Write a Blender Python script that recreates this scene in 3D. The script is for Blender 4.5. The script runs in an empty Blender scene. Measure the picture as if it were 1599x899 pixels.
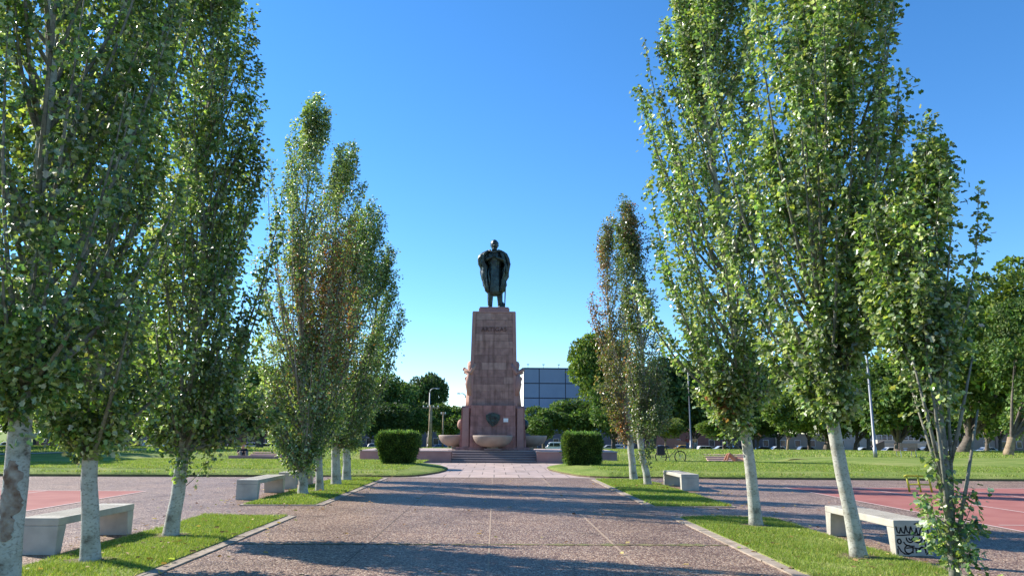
import bpy, bmesh, math, random
import numpy as np
from mathutils import Vector, Matrix
R = math.radians
scene = bpy.context.scene
COL = scene.collection
random.seed(7)

# ------------------------------------------------------------------ camera
FPX, CX, CY, EYE = 1155.0, 799.5, 449.5, 1.6
PITCH = math.atan(227.5 / FPX); YAW = R(1.26); ROLL = R(0.35)
def basis():
    F = Vector((math.sin(YAW) * math.cos(PITCH), math.cos(YAW) * math.cos(PITCH), math.sin(PITCH)))
    R0 = Vector((math.cos(YAW), -math.sin(YAW), 0))
    D0 = F.cross(R0)
    if D0.z > 0: D0 = -D0
    c, s = math.cos(ROLL), math.sin(ROLL)
    return F, R0 * c - D0 * s, R0 * s + D0 * c
FW, RT, DN = basis()
cd = bpy.data.cameras.new('camera'); cam = bpy.data.objects.new('camera', cd); COL.objects.link(cam)
cd.sensor_width = 36; cd.lens = FPX / 1599 * 36; cd.clip_end = 6000; cd.clip_start = .05
m = Matrix(((RT.x, -DN.x, -FW.x, 0), (RT.y, -DN.y, -FW.y, 0), (RT.z, -DN.z, -FW.z, EYE), (0, 0, 0, 1)))
cam.matrix_world = m
scene.camera = cam
def ray(px, py): return FW + RT * ((px - CX) / FPX) + DN * ((py - CY) / FPX)
def at(px, py, Y):                      # point measured off the photo at distance Y
    r = ray(px, py); t = Y / r.y
    return Vector((r.x * t, Y, EYE + r.z * t))
def gr(px, py, z=0.0):                  # ground point measured off the photo
    r = ray(px, py); t = (z - EYE) / r.z
    return Vector((r.x * t, r.y * t, z))

# ------------------------------------------------------------------ light
SUN_EL, SUN_AZ = R(34), math.atan2(-.88, .47)
w = bpy.data.worlds.new('World'); scene.world = w; w.use_nodes = True
nt = w.node_tree; bg = nt.nodes['Background']
sky = nt.nodes.new('ShaderNodeTexSky'); sky.sky_type = 'NISHITA'; sky.sun_disc = False
sky.sun_elevation = SUN_EL; sky.sun_rotation = SUN_AZ
sky.air_density = 1.0; sky.dust_density = 0.0; sky.ozone_density = 5.0; sky.altitude = 600
hs = nt.nodes.new('ShaderNodeHueSaturation'); hs.inputs['Saturation'].default_value = 1.19; hs.inputs['Value'].default_value = 1.15
nt.links.new(sky.outputs[0], hs.inputs['Color']); nt.links.new(hs.outputs[0], bg.inputs[0]); bg.inputs[1].default_value = 0.117
sd = bpy.data.lights.new('sun', 'SUN'); sd.energy = 5.0; sd.angle = R(.53); sd.color = (1, .94, .84)
so = bpy.data.objects.new('sun', sd); COL.objects.link(so)
sdir = Vector((math.sin(SUN_AZ) * math.cos(SUN_EL), math.cos(SUN_AZ) * math.cos(SUN_EL), math.sin(SUN_EL)))
so.rotation_euler = (-sdir).to_track_quat('-Z', 'Y').to_euler(); so.location = (-40, 30, 40)
scene.view_settings.view_transform = 'Standard'; scene.view_settings.look = 'None'
scene.view_settings.exposure = 0.9; scene.view_settings.gamma = 1
scene.render.engine = 'CYCLES'
scene.cycles.max_bounces = 8; scene.cycles.transparent_max_bounces = 8

# ------------------------------------------------------------------ materials
def mat(name, col, rough=.8, noise=None, bump=None, spec=.3, metal=0, coat=0):
    """noise=(scale, amount, second colour) ; bump=(scale, strength, distance)"""
    m = bpy.data.materials.new(name); m.use_nodes = True
    t = m.node_tree; b = t.nodes['Principled BSDF']
    b.inputs['Base Color'].default_value = (*col, 1); b.inputs['Roughness'].default_value = rough
    b.inputs['Specular IOR Level'].default_value = spec; b.inputs['Metallic'].default_value = metal
    b.inputs['Coat Weight'].default_value = coat
    tc = t.nodes.new('ShaderNodeTexCoord')
    if noise:
        n = t.nodes.new('ShaderNodeTexNoise'); n.inputs['Scale'].default_value = noise[0]; n.inputs['Detail'].default_value = 6
        t.links.new(tc.outputs['Object'], n.inputs['Vector'])
        r = t.nodes.new('ShaderNodeValToRGB'); r.color_ramp.elements[0].position = .5 - noise[1] / 2; r.color_ramp.elements[1].position = .5 + noise[1] / 2
        r.color_ramp.elements[0].color = (*col, 1); r.color_ramp.elements[1].color = (*noise[2], 1)
        t.links.new(n.outputs['Fac'], r.inputs[0]); t.links.new(r.outputs[0], b.inputs['Base Color'])
    if bump:
        n = t.nodes.new('ShaderNodeTexNoise'); n.inputs['Scale'].default_value = bump[0]; n.inputs['Detail'].default_value = 4
        t.links.new(tc.outputs['Object'], n.inputs['Vector'])
        bp = t.nodes.new('ShaderNodeBump'); bp.inputs['Strength'].default_value = bump[1]; bp.inputs['Distance'].default_value = bump[2]
        t.links.new(n.outputs['Fac'], bp.inputs['Height']); t.links.new(bp.outputs[0], b.inputs['Normal'])
    return m

def node(t, kind, **kw):
    n = t.nodes.new(kind)
    for k, v in kw.items(): setattr(n, k, v)
    return n

def ramp(t, src, stops):
    r = t.nodes.new('ShaderNodeValToRGB'); e = r.color_ramp.elements
    while len(e) < len(stops): e.new(.5)
    for i, (p, c) in enumerate(stops): e[i].position = p; e[i].color = (*c, 1)
    t.links.new(src, r.inputs[0]); return r.outputs[0]

def aggregate(name, tone=(1, 1, 1), red=False):
    """exposed-pebble concrete"""
    m = bpy.data.materials.new(name); m.use_nodes = True; t = m.node_tree; b = t.nodes['Principled BSDF']
    tc = t.nodes.new('ShaderNodeTexCoord')
    v = node(t, 'ShaderNodeTexVoronoi'); v.inputs['Scale'].default_value = 52; v.inputs['Randomness'].default_value = 1
    t.links.new(tc.outputs['Object'], v.inputs['Vector'])
    sep = t.nodes.new('ShaderNodeSeparateColor'); t.links.new(v.outputs['Color'], sep.inputs[0])
    A = [(.075, .038, .026), (.17, .095, .064), (.285, .175, .12), (.45, .315, .22), (.70, .56, .43)]
    A = [tuple(a * b * .90 for a, b in zip(c, tone)) for c in A]
    c1 = ramp(t, sep.outputs[0], [(0, A[0]), (.35, A[1]), (.6, A[2]), (.85, A[3]), (1, A[4])])
    n = node(t, 'ShaderNodeTexNoise'); n.inputs['Scale'].default_value = .55; n.inputs['Detail'].default_value = 8; n.inputs['Roughness'].default_value = .65
    t.links.new(tc.outputs['Object'], n.inputs['Vector'])
    c2 = ramp(t, n.outputs['Fac'], [(.3, (.66, .62, .60)), (.5, (.95, .95, .95)), (.72, (1.2, 1.18, 1.12))])
    mx = node(t, 'ShaderNodeMix', data_type='RGBA', blend_type='MULTIPLY'); mx.inputs[0].default_value = 1
    t.links.new(c1, mx.inputs[6]); t.links.new(c2, mx.inputs[7])
    # stray damp stains
    n3 = node(t, 'ShaderNodeTexNoise'); n3.inputs['Scale'].default_value = 1.7; n3.inputs['Detail'].default_value = 10; n3.inputs['Roughness'].default_value = .75
    t.links.new(tc.outputs['Object'], n3.inputs['Vector'])
    c3 = ramp(t, n3.outputs['Fac'], [(.33, (.52, .50, .46)), (.47, (1, 1, 1)), (.62, (1, 1, 1)), (.7, (1.18, 1.14, 1.05))])
    m2 = node(t, 'ShaderNodeMix', data_type='RGBA', blend_type='MULTIPLY'); m2.inputs[0].default_value = 1
    t.links.new(mx.outputs[2], m2.inputs[6]); t.links.new(c3, m2.inputs[7])
    t.links.new(m2.outputs[2], b.inputs['Base Color'])
    b.inputs['Roughness'].default_value = .55; b.inputs['Specular IOR Level'].default_value = .35
    bp = t.nodes.new('ShaderNodeBump'); bp.inputs['Strength'].default_value = .7; bp.inputs['Distance'].default_value = .012; bp.invert = True
    t.links.new(v.outputs['Distance'], bp.inputs['Height']); t.links.new(bp.outputs[0], b.inputs['Normal'])
    return m

def grass_mat(name, dry=0.0):
    m = bpy.data.materials.new(name); m.use_nodes = True; t = m.node_tree; b = t.nodes['Principled BSDF']
    tc = t.nodes.new('ShaderNodeTexCoord')
    n = node(t, 'ShaderNodeTexNoise'); n.inputs['Scale'].default_value = .35; n.inputs['Detail'].default_value = 9; n.inputs['Roughness'].default_value = .7
    t.links.new(tc.outputs['Object'], n.inputs['Vector'])
    c = ramp(t, n.outputs['Fac'], [(.3, (.11, .17, .03)), (.45, (.18, .245, .045)), (.58, (.27, .31, .08)), (.72, (.37, .32, .15))])
    n2 = node(t, 'ShaderNodeTexNoise'); n2.inputs['Scale'].default_value = 26; n2.inputs['Detail'].default_value = 3
    t.links.new(tc.outputs['Object'], n2.inputs['Vector'])
    c2 = ramp(t, n2.outputs['Fac'], [(.32, (.5, .55, .5)), (.6, (1.15, 1.15, 1.1))])
    mx = node(t, 'ShaderNodeMix', data_type='RGBA', blend_type='MULTIPLY'); mx.inputs[0].default_value = 1
    t.links.new(c, mx.inputs[6]); t.links.new(c2, mx.inputs[7]); t.links.new(mx.outputs[2], b.inputs['Base Color'])
    b.inputs['Roughness'].default_value = .9; b.inputs['Specular IOR Level'].default_value = .15
    bp = t.nodes.new('ShaderNodeBump'); bp.inputs['Strength'].default_value = .9; bp.inputs['Distance'].default_value = .05
    t.links.new(n2.outputs['Fac'], bp.inputs['Height']); t.links.new(bp.outputs[0], b.inputs['Normal'])
    return m

def leaf_mat(name, rough=.38, trans=.35, spec=.5):
    m = bpy.data.materials.new(name); m.use_nodes = True; t = m.node_tree; b = t.nodes['Principled BSDF']
    a = node(t, 'ShaderNodeAttribute', attribute_name='tint')
    t.links.new(a.outputs['Color'], b.inputs['Base Color'])
    b.inputs['Roughness'].default_value = rough; b.inputs['Specular IOR Level'].default_value = spec
    tr = t.nodes.new('ShaderNodeBsdfTranslucent')
    mu = node(t, 'ShaderNodeMix', data_type='RGBA', blend_type='MULTIPLY'); mu.inputs[0].default_value = 1
    mu.inputs[7].default_value = (1.75, 1.85, .75, 1)
    t.links.new(a.outputs['Color'], mu.inputs[6]); t.links.new(mu.outputs[2], tr.inputs[0])
    mx = t.nodes.new('ShaderNodeMixShader'); mx.inputs[0].default_value = trans
    t.links.new(b.outputs[0], mx.inputs[1]); t.links.new(tr.outputs[0], mx.inputs[2])
    t.links.new(mx.outputs[0], t.nodes['Material Output'].inputs[0])
    return m

def tint_mat(name, rough=.7, spec=.3, bump=None):
    """opaque material whose colour is the tint stored on each block"""
    m = bpy.data.materials.new(name); m.use_nodes = True; t = m.node_tree; b = t.nodes['Principled BSDF']
    a = node(t, 'ShaderNodeAttribute', attribute_name='tint'); tc = t.nodes.new('ShaderNodeTexCoord')
    n = node(t, 'ShaderNodeTexNoise'); n.inputs['Scale'].default_value = 3; n.inputs['Detail'].default_value = 8
    t.links.new(tc.outputs['Object'], n.inputs['Vector'])
    c2 = ramp(t, n.outputs['Fac'], [(.3, (.72, .70, .70)), (.65, (1.1, 1.1, 1.1))])
    mx = node(t, 'ShaderNodeMix', data_type='RGBA', blend_type='MULTIPLY'); mx.inputs[0].default_value = 1
    t.links.new(a.outputs['Color'], mx.inputs[6]); t.links.new(c2, mx.inputs[7])
    mp = t.nodes.new('ShaderNodeMapping'); mp.inputs['Scale'].default_value = (3.2, 3.2, .28); t.links.new(tc.outputs['Object'], mp.inputs[0])
    n4 = node(t, 'ShaderNodeTexNoise'); n4.inputs['Scale'].default_value = 1.6; n4.inputs['Detail'].default_value = 7; t.links.new(mp.outputs[0], n4.inputs['Vector'])
    c4 = ramp(t, n4.outputs['Fac'], [(.36, (.66, .64, .63)), (.5, (1, 1, 1)), (.66, (1.08, 1.1, 1.1))])
    m4 = node(t, 'ShaderNodeMix', data_type='RGBA', blend_type='MULTIPLY'); m4.inputs[0].default_value = .85
    t.links.new(mx.outputs[2], m4.inputs[6]); t.links.new(c4, m4.inputs[7]); t.links.new(m4.outputs[2], b.inputs['Base Color'])
    b.inputs['Roughness'].default_value = rough; b.inputs['Specular IOR Level'].default_value = spec
    return m

def bark_mat(name, light, mid, dark, vscale=.35):
    m = bpy.data.materials.new(name); m.use_nodes = True; t = m.node_tree; b = t.nodes['Principled BSDF']
    tc = t.nodes.new('ShaderNodeTexCoord')
    mp = t.nodes.new('ShaderNodeMapping'); mp.inputs['Scale'].default_value = (1, 1, 1.5)
    t.links.new(tc.outputs['Object'], mp.inputs[0])
    n = node(t, 'ShaderNodeTexNoise'); n.inputs['Scale'].default_value = 3.2; n.inputs['Detail'].default_value = 8; n.inputs['Roughness'].default_value = .65
    t.links.new(mp.outputs[0], n.inputs['Vector'])
    c = ramp(t, n.outputs['Fac'], [(.30, dark), (.40, mid), (.56, light), (.8, light)])
    n2 = node(t, 'ShaderNodeTexNoise'); n2.inputs['Scale'].default_value = 28; n2.inputs['Detail'].default_value = 4
    t.links.new(mp.outputs[0], n2.inputs['Vector'])
    c2 = ramp(t, n2.outputs['Fac'], [(.33, (.45, .43, .4)), (.48, (1, 1, 1))])
    mx = node(t, 'ShaderNodeMix', data_type='RGBA', blend_type='MULTIPLY'); mx.inputs[0].default_value = .8
    t.links.new(c, mx.inputs[6]); t.links.new(c2, mx.inputs[7]); t.links.new(mx.outputs[2], b.inputs['Base Color'])
    b.inputs['Roughness'].default_value = .85
    bp = t.nodes.new('ShaderNodeBump'); bp.inputs['Strength'].default_value = .6; bp.inputs['Distance'].default_value = .02
    t.links.new(n.outputs['Fac'], bp.inputs['Height']); t.links.new(bp.outputs[0], b.inputs['Normal'])
    return m

M = dict(
    plaza=aggregate('pebble_concrete'),
    grass=grass_mat('lawn_grass'),
    soil=mat('soil', (.10, .065, .04), .95, (3, .5, (.17, .15, .06)), (20, .8, .03)),
    kerb=mat('kerb_concrete', (.24, .19, .145), .9, (5, .45, (.42, .35, .28)), (40, .4, .01)),
    flag=None,
    court=mat('red_court', (.27, .085, .07), .85, (.9, .5, (.37, .15, .12)), (60, .3, .005)),
    line=mat('court_line', (.62, .5, .46), .8, (12, .6, (.5, .33, .3))),
    path=mat('gravel_path', (.42, .35, .28), .9, (3, .5, (.52, .44, .37)), (50, .5, .01)),
    concrete=mat('bench_concrete', (.36, .335, .29), .85, (4.5, .42, (.50, .47, .40)), (45, .35, .006)),
    bark=bark_mat('pale_bark', (.46, .455, .39), (.32, .31, .25), (.11, .085, .06)),
    dbark=bark_mat('grey_brown_bark', (.16, .13, .10), (.09, .07, .055), (.04, .03, .025)),
    limb=bark_mat('branch_bark', (.22, .22, .17), (.15, .14, .11), (.06, .05, .04)),
    tbark=bark_mat('tan_bark', (.34, .25, .15), (.22, .15, .09), (.09, .06, .04)),
    leaf=leaf_mat('glossy_leaf', .38, .34, .95), bgleaf=leaf_mat('dull_leaf', .6, .22, .25),
    blade=leaf_mat('grass_blade', .6, .3, .25),
    stone=tint_mat('pink_granite', .75), granite=mat('pink_granite_plain', (.28, .155, .135), .72, (2.5, .6, (.36, .21, .185)), (30, .3, .01)),
    dgranite=mat('dark_granite', (.15, .115, .115), .6, (3, .6, (.2, .15, .15))),
    litstone=mat('sunlit_tan_stone', (.34, .19, .14), .75, (3, .6, (.42, .25, .19)), (14, .5, .03)),  # orange sunlit look put into the base colour
    bowl=mat('basin_stone', (.25, .19, .155), .7, (2.4, .6, (.36, .28, .23)), (30, .3, .01)),
    bronze=mat('dark_bronze', (.016, .02, .022), .42, (4, .35, (.05, .085, .08)), (9, .6, .05), .5, .5),
    white=mat('white_enamel', (.75, .75, .74), .5), black=mat('black_plastic', (.015, .015, .017), .5),
    paint=mat('black_spray_paint', (.012, .012, .014), .6),
    yellow=mat('yellow_painted_steel', (.45, .45, .04), .5), steel=mat('galvanised_steel', (.30, .31, .33), .5, None, None, .5, .6),
    wood=mat('weathered_bench_wood', (.25, .16, .13), .8, (9, .6, (.33, .22, .18))),
    glass=mat('dark_car_glass', (.02, .03, .045), .08, None, None, .8), rubber=mat('tyre_rubber', (.02, .02, .02), .9),
    rim=mat('alloy_rim', (.45, .45, .46), .35, None, None, .5, .7),
    lamp_glass=mat('lamp_lens', (.6, .6, .58), .3), asphalt=mat('asphalt', (.045, .045, .048), .9, (2, .5, (.06, .06, .06))),
    red_lens=mat('tail_light_red', (.35, .02, .02), .3), head_lens=mat('head_light_clear', (.7, .72, .75), .15),
    skin=mat('skin', (.42, .24, .165), .6), hair=mat('dark_hair', (.02, .015, .012), .7),
    brick=mat('brick_red', (.30, .14, .11), .85, (5, .5, (.38, .20, .16))),
)

# ------------------------------------------------------------------ mesh helpers
def tagp(o, label=None, cat=None, group=None, kind=None):
    if label: o['label'] = label
    if cat: o['category'] = cat
    if group: o['group'] = group
    if kind: o['kind'] = kind
    return o
def thing(name, label, cat, loc=(0, 0, 0), rz=0, group=None):
    o = bpy.data.objects.new(name, None); COL.objects.link(o); o.location = loc; o.rotation_euler = (0, 0, rz)
    o.empty_display_size = .2
    return tagp(o, label, cat, group)

class MB:
    def __init__(s): s.v = []; s.f = []; s.c = []; s.tint = None
    def add(s, vs, fs):
        b = len(s.v); s.v += [tuple(v) for v in vs]
        for f in fs: s.f.append(tuple(b + i for i in f)); s.c.append(s.tint)
        return s
    def box(s, x0, x1, y0, y1, z0, z1, taper=0, rot=None):
        t = taper
        vs = [(x0, y0, z0), (x1, y0, z0), (x1, y1, z0), (x0, y1, z0), (x0 + t, y0 + t, z1), (x1 - t, y0 + t, z1), (x1 - t, y1 - t, z1), (x0 + t, y1 - t, z1)]
        if rot: vs = [rot @ Vector(v) for v in vs]
        return s.add(vs, [(3, 2, 1, 0), (4, 5, 6, 7), (0, 1, 5, 4), (1, 2, 6, 5), (2, 3, 7, 6), (3, 0, 4, 7)])
    def bbox(s, x0, x1, y0, y1, z0, z1, b=.02):
        """box with chamfered edges"""
        bm = bmesh.new(); bmesh.ops.create_cube(bm, size=1)
        for v in bm.verts: v.co = Vector(((x0 + x1) / 2 + v.co.x * (x1 - x0), (y0 + y1) / 2 + v.co.y * (y1 - y0), (z0 + z1) / 2 + v.co.z * (z1 - z0)))
        bmesh.ops.bevel(bm, geom=bm.edges[:], offset=b, segments=2, affect='EDGES', profile=.6)
        bm.verts.index_update()
        s.add([v.co for v in bm.verts], [[v.index for v in f.verts] for f in bm.faces]); bm.free(); return s
    def tube(s, pts, rad, n=8, cap=True, closed=False):
        pts = [Vector(p) for p in pts]; k = len(pts)
        if not hasattr(rad, '__len__'): rad = [rad] * k
        vs = []; a = None
        for i, p in enumerate(pts):
            d = (pts[(i + 1) % k] - pts[i - 1]) if closed else (pts[min(i + 1, k - 1)] - pts[max(i - 1, 0)])
            d = d.normalized() if d.length > 1e-9 else Vector((0, 0, 1))
            if a is None: a = d.orthogonal().normalized()
            a = (a - d * a.dot(d)); a = a.normalized() if a.length > 1e-6 else d.orthogonal().normalized()
            b = d.cross(a)
            for j in range(n):
                t = 2 * math.pi * j / n; vs.append(p + (a * math.cos(t) + b * math.sin(t)) * rad[i])
        fs = []
        for i in range(k if closed else k - 1):
            i2 = (i + 1) % k
            for j in range(n): fs.append((i * n + j, i * n + (j + 1) % n, i2 * n + (j + 1) % n, i2 * n + j))
        if cap and not closed: fs += [tuple(reversed(range(n))), tuple((k - 1) * n + j for j in range(n))]
        return s.add(vs, fs)
    def lathe(s, prof, n=24, cx=0, cy=0, a0=0, a1=2 * math.pi, sy=1, fold=None):
        """prof = [(r, z)]"""
        full = abs(a1 - a0 - 2 * math.pi) < 1e-6; m_ = n if full else n + 1; vs = []
        for r, z in prof:
            for j in range(m_):
                t = a0 + (a1 - a0) * j / n
                rr = r * (fold(t, z) if fold else 1)
                vs.append((cx + rr * math.cos(t), cy + rr * math.sin(t) * sy, z))
        fs = []
        for i in range(len(prof) - 1):
            for j in range(n): fs.append((i * m_ + j, i * m_ + (j + 1) % m_, (i + 1) * m_ + (j + 1) % m_, (i + 1) * m_ + j))
        if full: fs += [tuple(reversed(range(m_))), tuple((len(prof) - 1) * m_ + j for j in range(m_))]
        return s.add(vs, fs)
    def prism(s, poly, z0, z1):
        n = len(poly); vs = [(x, y, z0) for x, y in poly] + [(x, y, z1) for x, y in poly]
        return s.add(vs, [tuple(reversed(range(n))), tuple(range(n, 2 * n))] + [(i, (i + 1) % n, n + (i + 1) % n, n + i) for i in range(n)])
    def prism_x(s, poly, x0, x1):
        """profile in the y-z plane extruded along x"""
        n = len(poly); vs = [(x0, y, z) for y, z in poly] + [(x1, y, z) for y, z in poly]
        return s.add(vs, [tuple(range(n)), tuple(reversed(range(n, 2 * n)))] + [(i, n + i, n + (i + 1) % n, (i + 1) % n) for i in range(n)])
    def ball(s, c, r, n=12, k=8, sc=(1, 1, 1)):
        vs = []; fs = []
        for i in range(k + 1):
            p = math.pi * i / k
            for j in range(n):
                t = 2 * math.pi * j / n
                vs.append((c[0] + r * sc[0] * math.sin(p) * math.cos(t), c[1] + r * sc[1] * math.sin(p) * math.sin(t), c[2] + r * sc[2] * math.cos(p)))
        for i in range(k):
            for j in range(n): fs.append((i * n + j, (i + 1) * n + j, (i + 1) * n + (j + 1) % n, i * n + (j + 1) % n))
        return s.add(vs, fs)
    def build(s, name, material, parent=None, smooth=False, kind=None):
        me = bpy.data.meshes.new(name); me.from_pydata(s.v, [], s.f); me.materials.append(material)
        if any(c is not None for c in s.c):
            at_ = me.attributes.new('tint', 'FLOAT_COLOR', 'FACE')
            at_.data.foreach_set('color', np.array([(*(c or (.5, .5, .5)), 1) for c in s.c], dtype=np.float32).ravel())
        if smooth: me.shade_smooth()
        o = bpy.data.objects.new(name, me); COL.objects.link(o)
        if parent: o.parent = parent
        if kind: o['kind'] = kind
        return o

def np_mesh(name, V, F, material, tint=None, parent=None):
    """V (n,3); F list of (array of faces with equal vertex count)"""
    me = bpy.data.meshes.new(name)
    k = F.shape[1]; nf = F.shape[0]
    me.vertices.add(len(V)); me.vertices.foreach_set('co', V.astype(np.float32).ravel())
    me.loops.add(nf * k); me.loops.foreach_set('vertex_index', F.astype(np.int32).ravel())
    me.polygons.add(nf); me.polygons.foreach_set('loop_start', np.arange(0, nf * k, k, dtype=np.int32))
    me.polygons.foreach_set('loop_total', np.full(nf, k, dtype=np.int32))
    me.update(calc_edges=True)
    me.materials.append(material)
    if tint is not None:
        a = me.attributes.new('tint', 'FLOAT_COLOR', 'FACE')
        a.data.foreach_set('color', np.concatenate([tint, np.ones((nf, 1))], 1).astype(np.float32).ravel())
    o = bpy.data.objects.new(name, me); COL.objects.link(o)
    if parent: o.parent = parent
    return o

HALF = np.array([(0, 0), (.44, .22), (.24, .45), (.36, .74), (0, 1.0)])       # half of a lobed leaf
HALF2 = np.array([(0, 0), (.34, .35), (.22, .75), (0, 1.0)])                  # half of a plain leaf
def norm(a): return a / np.maximum(np.linalg.norm(a, axis=1, keepdims=True), 1e-9)
def leaves(name, P, axis, nrm, size, tint, material, parent, half=HALF, fold=.25):
    n = len(P); k = len(half)
    ax = norm(axis); sd = norm(np.cross(nrm, ax)); up = np.cross(ax, sd)
    V = np.empty((n, 2, k, 3))
    for s_, sg in enumerate((1, -1)):
        for i, (w_, l_) in enumerate(half):
            V[:, s_, i] = P + size[:, None] * (ax * l_ + sd * w_ * sg + up * (abs(w_) * fold - .12 * l_ * l_))
    F = np.arange(n * 2 * k).reshape(n * 2, k)
    F[1::2] = F[1::2, ::-1]
    return np_mesh(name, V.reshape(-1, 3), F, material, np.repeat(tint, 2, axis=0), parent)

def palette(rng, n, cols, wts, var=.22):
    c = np.array(cols)[rng.choice(len(cols), n, p=np.array(wts) / sum(wts))]
    return np.clip(c * (1 + rng.normal(0, var, (n, 1))) * (1 + rng.normal(0, .06, (n, 3))), .008, .9)

# ------------------------------------------------------------------ terrain
def H(x, y):
    """height of the park ground beyond the cross path"""
    def ss(a, b, v): v = min(1, max(0, (v - a) / (b - a))); return v * v * (3 - 2 * v)
    z = -.05 + .40 * ss(46.4, 49.5, y)
    if abs(x) > 15.5: z = max(z, -.05 + .36 * ss(15.5, 19, abs(x)) * ss(30, 36, y))
    z -= .95 * ss(55, 118, y)
    z -= 1.25 * ss(119, 128, y)
    z += .05 * math.sin(x * .21 + y * .13) * ss(50, 60, y)
    return z
def grid(name, xs, ys, zf, material, kind='structure'):
    mb = MB(); nx = len(xs)
    vs = [(x, y, zf(x, y)) for y in ys for x in xs]
    fs = [(j * nx + i, j * nx + i + 1, (j + 1) * nx + i + 1, (j + 1) * nx + i) for j in range(len(ys) - 1) for i in range(nx - 1)]
    return mb.add(vs, fs).build(name, material, smooth=True, kind=kind)
def lin(a, b, n): return [a + (b - a) * i / n for i in range(n + 1)]
xs = [-2500, -900, -400, -200, -120] + lin(-90, -26, 20)[:-1] + lin(-26, 26, 52) + lin(26, 90, 20)[1:] + [120, 200, 400, 900, 2500]
ys = [-300, -60, 0, 20] + lin(28, 60, 64) + lin(60, 132, 36)[1:] + [180, 260, 500, 1200, 3500]
grid('ground', xs, ys, H, M['grass'])

def sheet(name, poly, z, material, kind='structure', parent=None):
    mb = MB(); mb.add([(x, y, z) for x, y in poly], [tuple(range(len(poly)))])
    o = mb.build(name, material, parent, kind=kind)
    if o.data.polygons[0].normal.z < 0: o.data.flip_normals()
    return o
# plaza of exposed pebble concrete
sheet('plaza', [(-60, -12), (60, -12), (60, 27.2), (30, 27.2), (3.4, 28.3), (-2.8, 28.3), (-30, 27.2), (-60, 27.2)], 0, M['plaza'])
# cross path and centre path of pale flagstones
fm = bpy.data.materials.new('flagstone'); fm.use_nodes = True; t = fm.node_tree; b = t.nodes['Principled BSDF']
tc = t.nodes.new('ShaderNodeTexCoord'); br = t.nodes.new('ShaderNodeTexBrick')
br.inputs['Scale'].default_value = 1; br.inputs['Brick Width'].default_value = .95; br.inputs['Row Height'].default_value = 1.9
br.offset = .5; br.inputs['Mortar Size'].default_value = .02; br.inputs['Color1'].default_value = (.46, .35, .30, 1)
br.inputs['Color2'].default_value = (.36, .28, .25, 1); br.inputs['Mortar'].default_value = (.16, .12, .10, 1)
t.links.new(tc.outputs['Object'], br.inputs['Vector'])
nn = node(t, 'ShaderNodeTexNoise'); nn.inputs['Scale'].default_value = 1.3; nn.inputs['Detail'].default_value = 8
t.links.new(tc.outputs['Object'], nn.inputs['Vector']); cc = ramp(t, nn.outputs['Fac'], [(.3, (.75, .73, .7)), (.65, (1.12, 1.1, 1.1))])
mx = node(t, 'ShaderNodeMix', data_type='RGBA', blend_type='MULTIPLY'); mx.inputs[0].default_value = 1
t.links.new(br.outputs[0], mx.inputs[6]); t.links.new(cc, mx.inputs[7]); t.links.new(mx.outputs[2], b.inputs['Base Color']); b.inputs['Roughness'].default_value = .75
M['flag'] = fm
sheet('centre_path', [(-3.6, 28.3), (4.2, 28.3), (4.2, 42.3), (-3.6, 42.3)], .004, M['flag'])
sheet('cross_path', [(-17, 39.5), (-3.6, 39.5), (-3.6, 42.3), (4.2, 42.3), (4.2, 39.5), (17, 39.5), (17, 46.6), (-17, 46.6)], .0, M['path'])
sheet('kerb_band', [(-8, 28.12), (8, 28.12), (8, 28.29), (-8, 28.29)], .008, M['kerb'])

def lawn(name, poly, top, inset=.5, soil=.065):
    """raised lawn: soil edge then a soft shoulder"""
    P = [Vector((x, y)) for x, y in poly]; n = len(P)
    area = sum(P[i].x * P[(i + 1) % n].y - P[(i + 1) % n].x * P[i].y for i in range(n))
    if area < 0: P.reverse()
    def off(d):
        out = []
        for i in range(n):
            a, b_, c = P[i - 1], P[i], P[(i + 1) % n]
            n1 = Vector((-(b_ - a).y, (b_ - a).x)).normalized(); n2 = Vector((-(c - b_).y, (c - b_).x)).normalized()
            nn_ = (n1 + n2).normalized(); out.append(b_ + nn_ * d / max(.35, nn_.dot(n1)))
        return out
    r0, r1, r2, r3 = off(0), off(.04), off(.18), off(inset)
    def z(p, k): return k
    vs = [(p.x, p.y, -.04) for p in r0] + [(p.x, p.y, soil) for p in r1]
    MB().add(vs, [(i, (i + 1) % n, n + (i + 1) % n, n + i) for i in range(n)]).build(name + '_edge', M['soil'], kind='structure')
    vs = [(p.x, p.y, soil) for p in r1] + [(p.x, p.y, soil + .05) for p in r2] + [(p.x, p.y, top) for p in r3]
    fs = [(i, (i + 1) % n, n + (i + 1) % n, n + i) for i in range(n)] + [(n + i, n + (i + 1) % n, 2 * n + (i + 1) % n, 2 * n + i) for i in range(n)] + [tuple(range(2 * n, 3 * n))]
    return MB().add(vs, fs).build(name, M['grass'], smooth=False, kind='structure')
def wob(a, b, n, amp, seed):
    rr = random.Random(seed); out = []
    for i in range(n + 1):
        t_ = i / n; d = Vector((b[0] - a[0], b[1] - a[1])); pn = Vector((-d.y, d.x)).normalized(); k = 0 if i in (0, n) else rr.uniform(-amp, amp)
        out.append((a[0] + d.x * t_ + pn.x * k, a[1] + d.y * t_ + pn.y * k))
    return out
LAWN_L = wob((-60, 27.3), (-3.6, 28.35), 60, .035, 1) + [(-3.05, 28.6), (-2.7, 29.3), (-2.25, 31.2), (-2.05, 33), (-2.1, 35), (-2.5, 37), (-3.4, 39), (-5, 40.4), (-7.5, 41.1), (-14, 41.6), (-17, 43), (-19, 47), (-60, 47)]
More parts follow.
